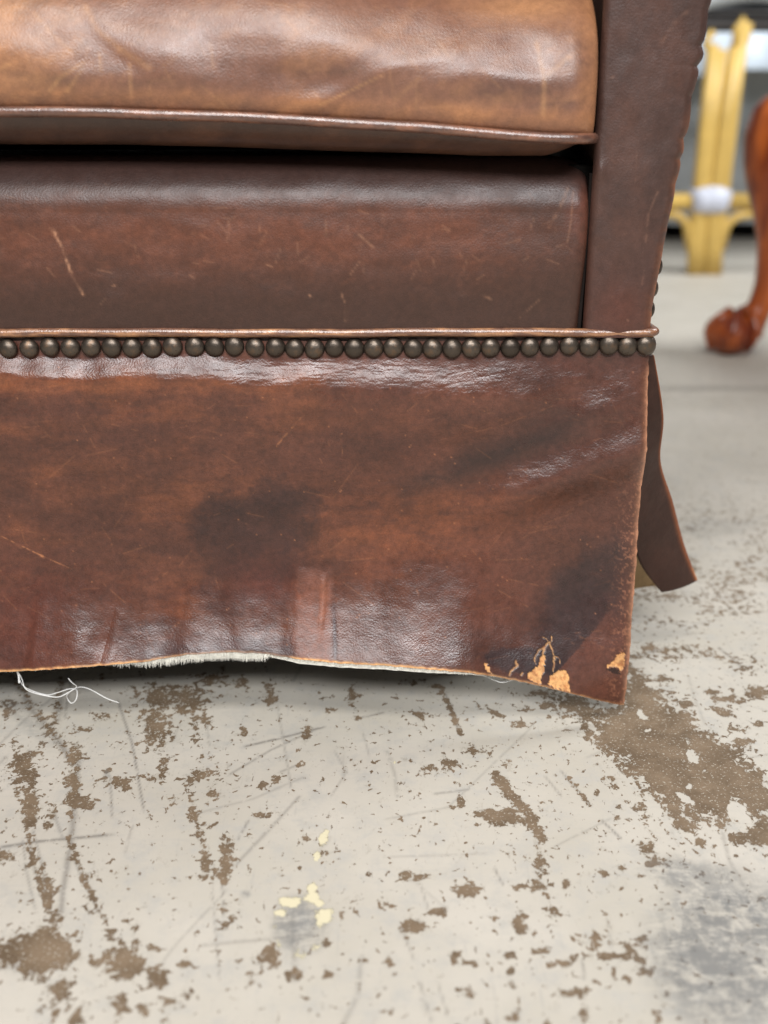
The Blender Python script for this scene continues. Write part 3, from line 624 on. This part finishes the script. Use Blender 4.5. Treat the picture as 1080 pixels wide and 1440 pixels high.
def side_panels():
    for sgn, xs_ in ((1, XR - .006), (-1, XL + .006)):
        n, m = 60, 12
        T, Yy = np.meshgrid(np.linspace(0, 1, m), np.linspace(.70 if sgn > 0 else .604, 1.36, n))
        Z = zn + .004 + (.045 - zn)*T; X = xs_ + sgn*(.004*T**2*np.sin(Yy*18) + .006*T**2)
        me = gridmesh('side_skirt', X, Yy, Z, flip=(sgn > 0)); cpart('side_skirt', me, LEA_P)
side_panels()

# body of the chair: frame under leather, arms, back, light-blocking dust cover
def arm_x(z): return np.interp(z, [.24, .26, .42, .60, .64], [.1505, .1512, .1685, .186, .178])
ZA = .62
def arms():
    # front panel of each arm: rounded, scalloped outer edge
    for side in (1, -1):
        nz, nx = (560, 110) if side > 0 else (120, 24)
        z = np.linspace(zn + .0065, ZA, nz)[:, None]; t = np.linspace(0, 1, nx)[None, :]
        xi = .1122 + 0*z; sc_ = .0019*(np.abs(np.sin(PI*(z - .245 + .004*np.sin(z*130))/.0150))**.8 - .4)*sstep(.285, .34, z)*(.5+.9*vnoise(z*70, z*0, 4)) + .0007*(fbm(z*160, z*0, 8, 3) - .5)
        xo = arm_x(z) + sc_ + .0004
        X = xi + (xo - xi)*t; Zg = np.broadcast_to(z, X.shape).copy()
        di = (X - xi); do = (xo - X); topr = np.clip((ZA - Zg), 0, 1)
        Yg = YF - .0015 + .009*(1 - np.sqrt(1 - np.clip(1 - do/.006, 0, 1)**2*.98)) + .004*(1 - np.sqrt(1 - np.clip(1 - di/.004, 0, 1)**2*.98)) + .02*(1 - np.sqrt(1 - np.clip(1 - topr/.02, 0, 1)**2*.98))
        Yg -= .0016*np.sin(np.clip(t*PI, 0, PI)); Yg = Yg + .0012*(fbm(X*60, Zg*40, 9, 3) - .5)
        U, V = proj(X, Yg, Zg)
        Yg += -.0012*gau(U, V, 835+8, 240, 10, 14) 
        c = np.zeros(X.shape + (3,)) + C(70, 48, 41)
        f1 = fbm(U/55, V/90, 211, 4); c = lerp3(c, C(92, 60, 48), np.clip((f1-.45)*2.4, 0, 1)*.6); c = lerp3(c, C(60, 44, 39), np.clip((.5-f1)*3, 0, 1)*.35)
        c = lerp3(c, C(112, 56, 36), .5*gau(U, V, 868, 440, 40, 40)); c = lerp3(c, C(66, 42, 36), .4*sstep(330, 400, V))
        ed = np.exp(-np.clip(do/.00045 - 1.0, 0, 99)/3.5)*np.clip(fbm(U/14, V/14, 221, 3)*2 - .35, 0, 1)*sstep(80, 260, V)
        c = lerp3(c, C(190, 112, 62), np.clip(ed, 0, 1)*.8)
        sf = np.zeros_like(U)
        for pts, wd, a in [([(908,340),(912,300),(925,270)],1.8,.25),([(903,400),(905,380)],1.5,.2),([(858,110),(862,108)],1.8,.4),([(878,330),(882,328)],1.6,.4),([(860,225),(864,228)],1.6,.35),([(930,60),(950,30),(972,12)],3.5,.2),([(893,260),(896,200)],1.5,.12),([(860,417),(862,418)],1.3,.5),([(882,450),(884,451)],1.2,.4)]:
            d, _ = dline(U, V, pts); sf = np.maximum(sf, a*.5*np.exp(-(d/wd)**2)*np.clip(3*(fbm(U/9, V/9, 37, 3)-.35), .1, 1))
        c = lerp3(c, C(190, 140, 115), sf)*.85
        if side < 0: X = 2*XC - X
        me = gridmesh('arm_front', X, Yg, Zg, c, {'raw': ed*.5}, flip=(side < 0)); cpart('arm_front', me, LEA_S)
        # arm body
        b = boxmesh('arm_side', .115, .1500, YF + .006, 1.38, .246, ZA - .004, .004)
        me = b
        for v in me.vertices:
            if v.co.x > .13: v.co.x += float(arm_x(v.co.z)) - .1500 - .0022
            if side < 0: v.co.x = 2*XC - v.co.x
        if side < 0: me.flip_normals()
        cpart('arm_side', me, LEA_P)
    cpart('backrest', boxmesh('backrest', XL + .04, XR - .04, 1.22, 1.38, .30, .92, .04), LEA_P)
    cpart('frame', boxmesh('frame', XL + .008, XR - .008, YF + .008, 1.37, .225, .243, .002), DARKCLOTH)
    cpart('dust_cover_blocker', boxmesh('dust_cover_blocker', XL + .009, XR - .009, YF + .012, 1.365, .135, .2245), DARKCLOTH)  # unseen black underside, added so the space beneath stays dark
    for x in (XL + .06, XR - .06):
        for y in (YF + .09, 1.31):
            cpart('foot', boxmesh('foot', x - .022, x + .022, y - .022, y + .022, 0, .1345, .004), DARKWOOD)
arms()

# the front rail under the cushion
def front_rail():
    x1 = .1119
    xs = spaced([(XL + .04, DENSE, .006), (DENSE, x1 - .012, .0012), (x1 - .012, x1, .0004)])
    # profile: from the trim up the front then rolling over the top and back
    prof = []
    for t in np.linspace(0, 1, 90): prof.append((t, .2415 + (.309 - .2415)*t, 0))
    R = .030; z0 = .309
    P = [(-.0025*math.sin(PI*t*.9) , zz) for t, zz, _ in prof] 
    arc = [(R - R*math.cos(a), z0 + R*.95*math.sin(a)) for a in np.linspace(0.02, PI/2, 50)]
    off = P[-1][0]
    P += [(off + a, b) for a, b in arc] + [(off + R + k, z0 + R*.95) for k in np.linspace(.01, .12, 8)]
    P = np.array(P); m = len(P)
    X = np.broadcast_to(xs, (m, len(xs))).copy(); dy = P[:, 0:1]; Z = np.broadcast_to(P[:, 1:2], X.shape).copy()
    Yg = YF - .0005 + dy + 0*X
    e = np.clip(1 - (x1 - X)/.008, 0, 1); Yg = Yg + .0055*(1 - np.sqrt(1 - e**2*.98))
    # top corner rounds down
    e2 = np.clip(1 - (x1 - X)/.026, 0, 1); Z = Z - .008*(1 - np.sqrt(1 - e2**2*.98))*sstep(.29, .335, Z)
    U, V = proj(X, Yg, Z)
    Yg += .0016*(fbm(U/120, V/60, 231, 3) - .5)
    X = np.where(X > x1 - .012, X + (Z < .30)*0 - .0022*sstep(.31, .245, Z)*np.clip(1-(x1-X)/.012, 0, 1), X)
    c = np.zeros(X.shape + (3,)) + C(66, 43, 34)
    f1 = fbm(U/45, V/26, 241, 5, .6); f2 = fbm(U/9, V/14, 251, 4)
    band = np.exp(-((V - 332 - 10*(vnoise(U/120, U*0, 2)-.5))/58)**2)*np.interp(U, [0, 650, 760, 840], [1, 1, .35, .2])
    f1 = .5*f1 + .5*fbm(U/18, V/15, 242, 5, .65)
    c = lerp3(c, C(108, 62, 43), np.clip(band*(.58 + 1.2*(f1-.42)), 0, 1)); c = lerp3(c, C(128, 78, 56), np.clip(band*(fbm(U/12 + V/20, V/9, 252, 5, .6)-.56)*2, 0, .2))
    c = lerp3(c, C(66, 50, 47), .6*sstep(290, 250, V))  # greyish sheen of the rolled top painted into the colour
    c = lerp3(c, C(110, 64, 50), .5*gau(U, V, 818, 300, 20, 46)*f2*2)
    sf = np.zeros_like(U)
    for pts, wd, a in [([(73,322),(88,350),(100,385),(117,414)],1.6,.75),([(72,322),(77,328)],2.6,.9),([(480,412),(486,430),(486,452)],1.1,.35),([(772,320),(788,290),(800,262)],2.0,.25),([(798,340),(803,310),(806,270)],1.6,.18),([(435,415),(437,417)],1.5,.5),([(158,402),(162,401)],1.3,.5),([(680,415),(690,420)],2.2,.3),([(375,372),(382,375)],1.3,.4),
                       ([(320,340),(322,310),(330,305)],1.6,.18),([(505,330),(525,348)],1.8,.28),([(730,448),(760,420)],1.2,.15)]:
        d, _ = dline(U, V, pts); sf = np.maximum(sf, a*.75*np.exp(-(d/wd)**2)*np.clip(3*(fbm(U/9, V/9, 37, 3)-.3), .15, 1))
    rng = np.random.RandomState(8)
    for i in range(60):
        x0 = rng.uniform(0, 800); y0 = rng.normal(335, 35); th = rng.uniform(0, PI); ln = rng.uniform(6, 26); mk = (np.abs(U-x0) < 32) & (np.abs(V-y0) < 32)
        if mk.any():
            d, f = dline(U[mk], V[mk], [(x0, y0), (x0+ln*math.cos(th), y0+ln*math.sin(th))]); sf[mk] = np.maximum(sf[mk], rng.uniform(.04, .14)*np.exp(-(d/1.2)**2))
    c = lerp3(c, C(205, 150, 115), np.clip(sf, 0, 1))*.85
    cpart('rail_board', boxmesh('rail_board', XL + .03, .1165, YF + .0135, YF + .04, .2435, .333, .002), DARKCLOTH)
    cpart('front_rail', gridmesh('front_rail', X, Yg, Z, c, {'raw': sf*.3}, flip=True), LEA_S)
    zz = np.linspace(.243, .329, 60)
    link_pts = [(.1121 - .0016*float(sstep(.31, .245, z)), YF + .0038, z) for z in zz]
    cpart('seam', tubemesh('seam', link_pts, .0013, 8), SEAM)
front_rail()

# the welt above the nails
def welt_cols(me, base, light, s=1):
    n = len(me.vertices); co = np.zeros(n*3); me.vertices.foreach_get('co', co); co = co.reshape(-1, 3)
    f = fbm(co[:, 0]*90, co[:, 2]*900, 12*s, 4); c = lerp3(np.zeros((n, 3)) + base, light, np.clip((f-.42)*3, 0, 1))
    a = me.attributes.new('tint', 'FLOAT_COLOR', 'POINT'); cc = np.ones((n, 4), np.float32); cc[:, :3] = c; a.data.foreach_set('color', cc.ravel())
zw = float(at(500, 468.5, YF - .003)[2])
pts = [(x, YF - .0012 + .0003*math.sin(x*60), zw + .00025*math.sin(x*31) + .00015*math.sin(x*90) - .0002 + (x-XC)*.0006) for x in np.arange(XL - .001, XR + .0008, .002)]
pts += [(XR + .0016, YF + .0015, zw + .0002), (XR + .0018, YF + .006, zw)] + [(XR + .0015, y, zw) for y in np.linspace(.62, 1.36, 20)]
me = tubemesh('welt', pts, .0025, 20); welt_cols(me, C(100, 64, 46), C(166, 118, 80)); cpart('welt', me, LEA_T)
me = boxmesh('welt_tape', XL, XR - .0005, YF + .0012, YF + .0062, zn - .004, zw - .001); cpart('welt_tape', me, LEA_P)

# nailheads, one object each
def nailmesh(name, r, seed):
    rng = np.random.RandomState(seed); seg, rings = 28, 9; V = [(0, 0, 0)]*0; F = []
    ph = rng.uniform(0, 6.28, 3); am = rng.uniform(.0, .02, 3); h = r*rng.uniform(.62, .7)
    for i in range(rings):
        a = (PI/2)*(i/(rings-1))*.985 if i else 0.06
        for k in range(seg):
            th = 2*PI*k/seg; rr = r*math.sin(a)*(1 + am[0]*math.sin(2*th+ph[0]) + am[1]*math.sin(3*th+ph[1]))
            V.append((rr*math.cos(th), -h*math.cos(a), rr*math.sin(th)))
    for i in range(rings-1):
        for k in range(seg): F.append((i*seg+k, i*seg+(k+1) % seg, (i+1)*seg+(k+1) % seg, (i+1)*seg+k))
    F.append(tuple(range(seg))[::-1]); b = len(V)
    for k in range(seg): th = 2*PI*k/seg; V.append((r*.9*math.cos(th), r*.18, r*.9*math.sin(th)))
    for k in range(seg): F.append(((rings-1)*seg+k, (rings-1)*seg+(k+1) % seg, b+(k+1) % seg, b+k))
    me = bpy.data.meshes.new(name); me.from_pydata(V, [], F); me.polygons.foreach_set('use_smooth', [True]*len(F)); me.materials.append(NAIL); me.update(); return me
NM = [nailmesh('nailhead', .00575, s) for s in range(5)]
rn = random.Random(4)
def nail(x, y, z, rz=0, s=1.0, mi=None):
    o = bpy.data.objects.new('nailhead', NM[rn.randrange(5) if mi is None else mi]); COL.objects.link(o); o.parent = chair
    o.location = (x + .235, y - .98, z); o.rotation_euler = (rn.uniform(-.09, .09), rn.uniform(0, 6.28) if rz == 0 else 0, rz + rn.uniform(-.09, .09)); o.scale = (s, s, s)
    return o
nails = [(10,491),(40,491),(69,489),(98,490),(127,489),(156,489.5),(185,490),(213,490),(242,488),(273,488.5),(301,489),(329,488),(358,489.5),(387,489.5),(414,491),(442,491.5),(470,490),(498,491),(525.5,490.5),(553,490),(581,491),(608,491),(636,491),(663,490.5),(690,490),(718,490),(745.5,489),(773,488),(801,487),(829,488),(857,486),(883,487.5)]
for u, v in nails:
    x, y, z = at(u, v, YF - .0025); nail(float(x), YF - .0008, float(z), 0, rn.uniform(.96, 1.02))
x, y, z = at(909.5, 486.5, YF - .0025); nail(float(x), YF - .0008, float(z), .12, 1.0)
x0 = float(at(10, 490, YF - .0025)[0])
while x0 > XL + .008:
    x0 -= .01165; nail(x0, YF - .0008, zn + rn.uniform(-.0003, .0003), 0, rn.uniform(.96, 1.02))
for i in range(64):   # returning along the right side, below the welt
    nail(XR + .0003, YF + .0062 + i*.0117, zn + .0006, PI/2, 1)
for i in range(30):   # up the outer side of the right arm, just behind its front edge
    z = .2545 + i*.0122
    nail(float(arm_x(z)) + (-.0002 if z < .29 else -.002), YF + .0105, z, PI/2 - .05, .92)

# ------------------------------------------------------------ seat cushion
def cushion():
    root = empty('seat_cushion', (-0.235, .9, .34))
    tag(root, 'rubbed tan-brown leather seat cushion with a welted lower edge, resting in the armchair', 'cushion')
    x1 = .1098; x0 = 2*XC - x1
    xs = spaced([(x0, DENSE, .006), (DENSE, x1 - .02, .0011), (x1 - .02, x1, .0005)])
    wl_u = [-400, 0, 150, 300, 450, 600, 700, 780, 830]; wl_v = [150, 155, 157, 162, 169, 179, 187, 193, 194]
    YW = .5795
    zw_ = lambda x: np.interp(x, [float(at(u, v, YW)[0]) for u, v in zip(wl_u, wl_v)], [float(at(u, v, YW)[2]) for u, v in zip(wl_u, wl_v)])
    zs = zw_(xs)
    # upper panel profile above the welt (dy, dz), then the top
    prof = [(0.004, .0), (.0015, .003), (-.0006, .008), (-.0012, .018), (-.0008, .029), (.0012, .039), (.006, .049), (.013, .058), (.024, .067), (.040, .074), (.062, .080), (.085, .086), (.13, .089), (.25, .090), (.62, .088)]
    def dens(pr, n):
        pr = np.array(pr); s = np.r_[0, np.cumsum(np.hypot(*np.diff(pr, axis=0).T))]; t = np.linspace(0, 1, n)**1.5*s[-1]
        from_ = [np.interp(t, s, pr[:, k]) for k in (0, 1)]
        for k in range(6): from_ = [np.r_[f[0], (f[:-2] + 2*f[1:-1] + f[2:])/4, f[-1]] for f in from_]
        return np.stack(from_, -1)
    def panel(name, pr, n, low):
        P = dens(pr, n); X = np.broadcast_to(xs, (n, len(xs))).copy(); Y = YW + P[:, :1] + 0*X; Z = zs[None, :] + P[:, 1:2]
        for e in (np.clip(1 - (x1 - X)/.016, 0, 1), np.clip(1 - (X - x0)/.016, 0, 1)):
            Y += (.016 if not low else .022)*(1 - np.sqrt(1 - e**2*.97))
        if low:
            Z = zs[None, :] + P[:, 1:2]*np.interp(xs, [-.22, -.03, .055, .095], [1.0, .90, .72, .55])[None, :]
            e = np.clip(1 - (x1 - X)/.024, 0, 1); Z = Z + (-P[:, 1:2])*.55*e**1.6
        U, V = proj(X, Y, Z)
        bl = fbm(U/200 - V/300, V/130, 261, 2); f3 = fbm(U/60, V/34 + U/120, 271, 5, .6)
        if not low:
            k = sstep(150, 100, V)
            Y += -k*.008*(bl - .5) - k*.0006*(fbm(U/80, V/50 + U/150, 272, 2)-.5)
            for pts, a, wd in [([(430,150),(500,118),(560,92),(640,75)],.0016,9),([(90,0),(140,60),(190,95)],-.0012,9),([(700,0),(690,60),(640,110)],.0014,16),([(620,20),(560,60)],-.002,20),([(385,60),(440,30),(530,50)],-.0018,16),([(780,60),(770,120),(765,180)],.0008,8)]:
                d, _ = dline(U, V, pts); Y -= a*.4*np.exp(-(d/wd/1.5)**2)
            Y = np.where(P[:, :1] > .3, YW + P[:, :1], Y)
        c = np.zeros(X.shape + (3,)) + C(126, 86, 66)
        m5 = fbm(U/110 + V/200, V/60, 277, 5, .6); c = lerp3(c, C(92, 66, 56), np.clip((m5-.5)*4.5, 0, 1)*.7); c = lerp3(c, C(160, 112, 78), np.clip((f3-.49)*3.5, 0, 1)*.7); c = lerp3(c, C(108, 68, 52), np.clip((.5-bl)*4, 0, 1)*.55)
        c = lerp3(c, C(100, 64, 50), .5*gau(U, V, 340, 100, 170, 40)); c = lerp3(c, C(104, 68, 54), .5*gau(U, V, 700, 100, 90, 50))
        c = lerp3(c, C(196, 140, 92), .5*gau(U, V, 740, 10, 90, 24)); c = lerp3(c, C(196, 138, 88), .45*sstep(130, 60, U)*sstep(170, 60, V)*f3*1.6)
        c = lerp3(c, C(182, 122, 76), .5*sstep(24, 0, np.abs(V - np.interp(U, wl_u, wl_v) + 22))*np.clip(f3*1.5, 0, 1))
        c = lerp3(c, C(200, 140, 95), .4*sstep(.012, 0, x1 - X))
        sf = np.zeros_like(U)
        for pts, wd, a in [([(70,128),(85,110),(118,88)],2.2,.5),([(95,128),(112,105),(118,95)],2,.4),([(140,78),(143,100)],1.6,.4),([(183,90),(185,135)],2,.4),([(50,20),(75,50),(100,72)],2.5,.3),([(120,10),(135,40),(170,70),(210,95)],4,.3),([(755,60),(765,110),(764,160)],3,.4),([(770,105),(800,80)],3,.35),([(0,98),(14,90)],2,.4),([(450,148),(540,105)],1.4,.5),([(295,60),(300,95)],2,.25),([(555,140),(590,110)],3,.2)]:
            d, _ = dline(U, V, pts); sf = np.maximum(sf, a*.55*np.exp(-(d/wd/1.2)**2)*(.4+.9*fbm(U/12, V/12, 33, 3)))
        rng = np.random.RandomState(18)
        for i in range(70):
            a0 = rng.uniform(0, 830); b0 = rng.uniform(0, 150); th = rng.uniform(0, PI); ln = rng.uniform(10, 50); mk = (np.abs(U-a0) < 56) & (np.abs(V-b0) < 56)
            if mk.any():
                d, f = dline(U[mk], V[mk], [(a0, b0), (a0+ln*math.cos(th), b0+ln*math.sin(th))]); sf[mk] = np.maximum(sf[mk], rng.uniform(.02, .09)*np.exp(-(d/1.8)**2))
        c = lerp3(c, C(224, 168, 110), np.clip(sf, 0, 1))
        if low: c = lerp3(np.zeros(X.shape + (3,)) + C(78, 54, 43), C(104, 70, 52), np.clip((f3-.4)*2.5, 0, 1))  # shade of the downward face painted in as darker browns
        c = c*.88; me = gridmesh(name, X, Y, Z, c, {'raw': sf*.2}, flip=not low); o = link(name, me, LEA_C, root); o.location = (.235, -.9, -.34); return X, Y, Z
    X, Y, Z = panel('upper_panel', prof, 260, False)
    panel('lower_panel', [(.004, 0), (.0045, -.003), (.0065, -.007), (.010, -.011), (.015, -.0145), (.022, -.0165), (.035, -.0175), (.08, -.0178), (.6, -.0178)], 70, True)
    # welt: front, turning back along both ends
    f = []
    for x in np.arange(x0, x1 + .0001, .003):
        e = max(0, 1 - (x1-x)/.016, 1 - (x-x0)/.016); f.append((x, YW + .0005 + .016*(1 - math.sqrt(max(0, 1 - e*e*.97))), float(zw_(x)) - .0005 + .0002*math.sin(x*70)))
    f += [(x1 + .0005, y, float(zw_(x1)) - .0002) for y in np.linspace(YW + .02, 1.2, 14)]
    me = tubemesh('welt', f, .0027, 18); welt_cols(me, C(84, 54, 42), C(128, 84, 62), 3); o = link('welt', me, LEA_T, root); o.location = (.235, -.9, -.34)
    for sx, xe in ((1, x1), (-1, x0)):
        j = -1 if sx > 0 else 0
        # side wall of the cushion
        n = Z.shape[0]; a = np.stack([Z[:, j], np.full(n, .345)]); yy = np.stack([Y[:, j], Y[:, j] + .004]); xx = np.stack([np.full(n, xe), np.full(n, xe)])
        o = link('end_panel', gridmesh('end_panel', xx, yy, a, flip=(sx > 0)), LEA_P, root); o.location = (.235, -.9, -.34)
cushion()

# ------------------------------------------------------------ background furniture
def pole(name, pts, r, parent, mat, seg=14): return link(name, tubemesh(name, pts, r, seg), mat, parent)
YR = 2.68
rt_ = empty('rattan_table', (float(at(990, 385, YR)[0]), YR, 0))
tag(rt_, 'yellow lacquered rattan table with bundled pole legs tied with white tape, behind the armchair', 'table')
ox = rt_.location.copy()
def rp(u, v, dy=0):
    x, y, z = at(u, v, YR); return (float(x) - ox.x, dy, max(float(z), 0))
for j, (ub, uj, ut, vt) in enumerate([(974, 981, 1003, 62), (983, 989, 1014, 70), (998, 1004, 1034, 66), (1007, 1016, 1046, 34)]):
    pole('pole', [rp(ub, 386, .0), rp(ub+1, 345), rp(uj, 282), rp(uj*.5+ut*.5-.5, (282+vt)/2), rp(ut, vt)], .0145, rt_, YELLOW)
for j, (ub, uj, ut, vt) in enumerate([(980, 987, 1008, 62), (1003, 1010, 1040, 62)]):
    pole('pole', [rp(ub, 386, .03), rp(ub+1, 345, .03), rp(uj, 282, .03), rp(ut, vt, .03)], .0145, rt_, YELLOW)
pole('crossbar', [rp(700, 284), rp(850, 284), rp(973, 283)], .019, rt_, YELLOW); pole('crossbar', [rp(1018, 283), rp(1120, 284), rp(1330, 284)], .019, rt_, YELLOW)
pole('bracket', [rp(935, 300), rp(955, 303), rp(966, 316), rp(970, 350)], .011, rt_, YELLOW); pole('bracket', [rp(1060, 300), rp(1038, 303), rp(1022, 316), rp(1014, 350)], .011, rt_, YELLOW)
wb = tubemesh('tape_wrap', [rp(972, 284, .005), rp(985, 281, .005), rp(1010, 281, .005), rp(1022, 284, .005)], [.030, .036, .037, .031], 18); link('tape_wrap', wb, WRAP, rt_)
pole('top_curl', [rp(1000, 75), rp(993, 62), rp(996, 50), rp(1004, 46)], .009, rt_, YELLOW); pole('top_curl', [rp(1034, 66), rp(1036, 40), rp(1046, 26), rp(1054, 34), rp(1048, 60)], .009, rt_, YELLOW)
zr0, zr1 = float(at(0, 42, YR)[2]), float(at(0, 20, YR)[2])
link('rail', boxmesh('rail', -.62, .75, .035, .085, zr0, zr1, .006), DARKWOOD, rt_)
link('tabletop', boxmesh('tabletop', -.64, .77, .02, .45, zr1 + .001, zr1 + .009, .003), DARKWOOD, rt_)
for dx in (-.58,): 
    for y_ in (.0, .38): pole('pole', [(dx, y_, 0), (dx+.02, y_, .3), (dx+.06, y_, zr0 + .01)], .03, rt_, YELLOW)
pole('pole', [(.68, .38, 0), (.66, .38, .3), (.62, .38, zr0+.01)], .03, rt_, YELLOW); pole('pole', [(-.27, .38, 0), (-.25, .38, .3), (-.22, .38, zr0+.01)], .03, rt_, YELLOW)
# pale folded sheets on the table
def folded_sheet():
    n, m = 60, 40; th = np.linspace(0, 2*PI, n); xx = np.linspace(-.35, .7, m); T, X = np.meshgrid(th, xx)
    w_ = 1 + .12*fbm(X*9, T*2, 4, 3)
    Yy = .20 + .21*np.sign(np.cos(T))*np.abs(np.cos(T))**.5*w_; Zz = .095 + .09*np.sign(np.sin(T))*np.abs(np.sin(T))**.6*w_ + .012*np.sin(X*23)
    me = gridmesh('folded_sheet', X, Yy, np.maximum(Zz, .001))
    o = link('folded_sheet', me, PALE); o.location = (ox.x, YR, zr1 + .0095); return o
tag(folded_sheet(), 'pale blue-white folded sheet heaped on top of the yellow rattan table', 'sheet')

# furniture draped in grey sheeting further back
def draped():
    root = empty('covered_sofa', (1.1, 3.9, 0)); tag(root, 'low piece of furniture hidden under grey sheeting, behind the rattan table', 'covered furniture')
    xs = np.linspace(-1.5, 1.5, 260); zs_ = np.linspace(0, 1, 40); Xg, T = np.meshgrid(xs, zs_)
    zlo = float(at(0, 312, 3.5)[2]); Z = .80 - (.80 - zlo)*T
    fold = .035*np.sin(Xg*21 + 2*fbm(Xg*3, T, 3, 2)) + .05*(fbm(Xg*9, T*1.2, 6, 3) - .5)
    Yg = -.40 - .06*T + fold*(.3 + .7*T); 
    top = np.stack([Xg[0]]*2), np.stack([np.full(260, .5), Yg[0]]), np.stack([Z[0]]*2)
    Xa = np.concatenate([top[0][:1], Xg]); Ya = np.concatenate([top[1][:1], Yg]); Za = np.concatenate([top[2][:1], Z])
    link('sheet', gridmesh('sheet', Xa, Ya, Za, flip=False), DRAPE, root)
    zl2 = .53 - .07*fbm(xs*3.5, xs*0, 71, 3) - .12*np.exp(-((xs-.42)/.10)**2); T2 = T*1.0
    Z2 = .805 - (.805 - zl2[None, :])*T2; f2 = .04*(fbm(Xg*11, T2*2, 16, 3) - .5)
    link('over_sheet', gridmesh('over_sheet', Xg, -.435 - .06*T2 + fold*(.3 + .5*T2) - .02 + f2, Z2), PALE, root)
    link('base', boxmesh('base', -1.45, 1.45, -.30, .45, .0, zlo + .03), DARKCLOTH, root)  # black box standing in for the shaded gap below the sheeting
draped()

# chair with a carved cabriole leg
YC = 1.72
cc = empty('carved_chair', (.95, 1.44, 0)); tag(cc, 'polished mahogany chair with a cabriole leg ending in a claw-and-ball foot, at the right edge', 'chair')
def cab(mx=1, my=1):
    ctr = [(1112,150,30),(1100,168,40),(1092,195,41),(1087,230,37),(1087,265,32),(1089,300,27),(1090,340,24),(1086,375,21),(1079,405,18),(1069,430,17),(1058,450,20),(1047,466,27)]
    P = []; R = []
    for u, v, r in ctr:
        x, y, z = at(u, v, YC); P.append(((float(x) - .95)*mx, (YC - 1.44)*my, float(z))); R.append(r/FPX*1.75)
    Q = []; RR = []
    for i in range(len(P)-1):
        p0, p1, p2, p3 = [Vector(P[max(0, min(len(P)-1, i+d))]) for d in (-1, 0, 1, 2)]
        for t in (0, .25, .5, .75):
            Q.append(.5*((2*p1) + (p2-p0)*t + (2*p0-5*p1+4*p2-p3)*t*t + (3*p1-p0-3*p2+p3)*t**3)); RR.append(R[i]*(1-t) + R[i+1]*t)
    leg = link('leg', tubemesh('leg', Q, RR, 20), WOOD, cc)
    fx, _, fz = at(1028, 470, YC); fx = (float(fx) - .95)*mx; fz = .0345
    import bmesh
    bm = bmesh.new(); bmesh.ops.create_uvsphere(bm, u_segments=28, v_segments=18, radius=1)
    for v in bm.verts:
        th = math.atan2(v.co.y, v.co.x); toe = 1 + .03*math.cos(th*4 + .5)*(1 - v.co.z**2) ; v.co = Vector((fx + v.co.x*.042*toe, (YC-1.44)*my + v.co.y*.042*toe, fz + v.co.z*.0345))
    me = bpy.data.meshes.new('foot'); bm.to_mesh(me); bm.free(); me.polygons.foreach_set('use_smooth', [True]*len(me.polygons)); link('foot', me, WOOD, leg)
    claws = []
    for k, a in enumerate((3.3, 4.3, 5.3, .9)):
        c, s = math.cos(a), math.sin(a); cl = []
        for t in (0, .25, .5, .75, 1): cl.append((fx + mx*.012*(1-t) + c*(.016 + .027*math.sin(t*2.4)), (YC-1.44)*my + s*(.016 + .027*math.sin(t*2.4)), fz + .036 - .062*t**1.2))
        claws.append(tubemesh('c', cl, [.009, .0085, .007, .005, .003], 10))
    link('claw', joinmeshes('claw', claws), WOOD, leg)
for mx, my in ((1, 1), (-1, 1), (1, -1), (-1, -1)): cab(mx, my)
link('seat_rail', boxmesh('seat_rail', -.24, .24, -.28, .28, .395, .455, .01), WOOD, cc)
link('seat', boxmesh('seat', -.25, .25, -.29, .29, .456, .51, .02), LEA_P, cc)
link('backrest', boxmesh('backrest', -.22, .22, -.28, -.24, .511, .98, .015), WOOD, cc)
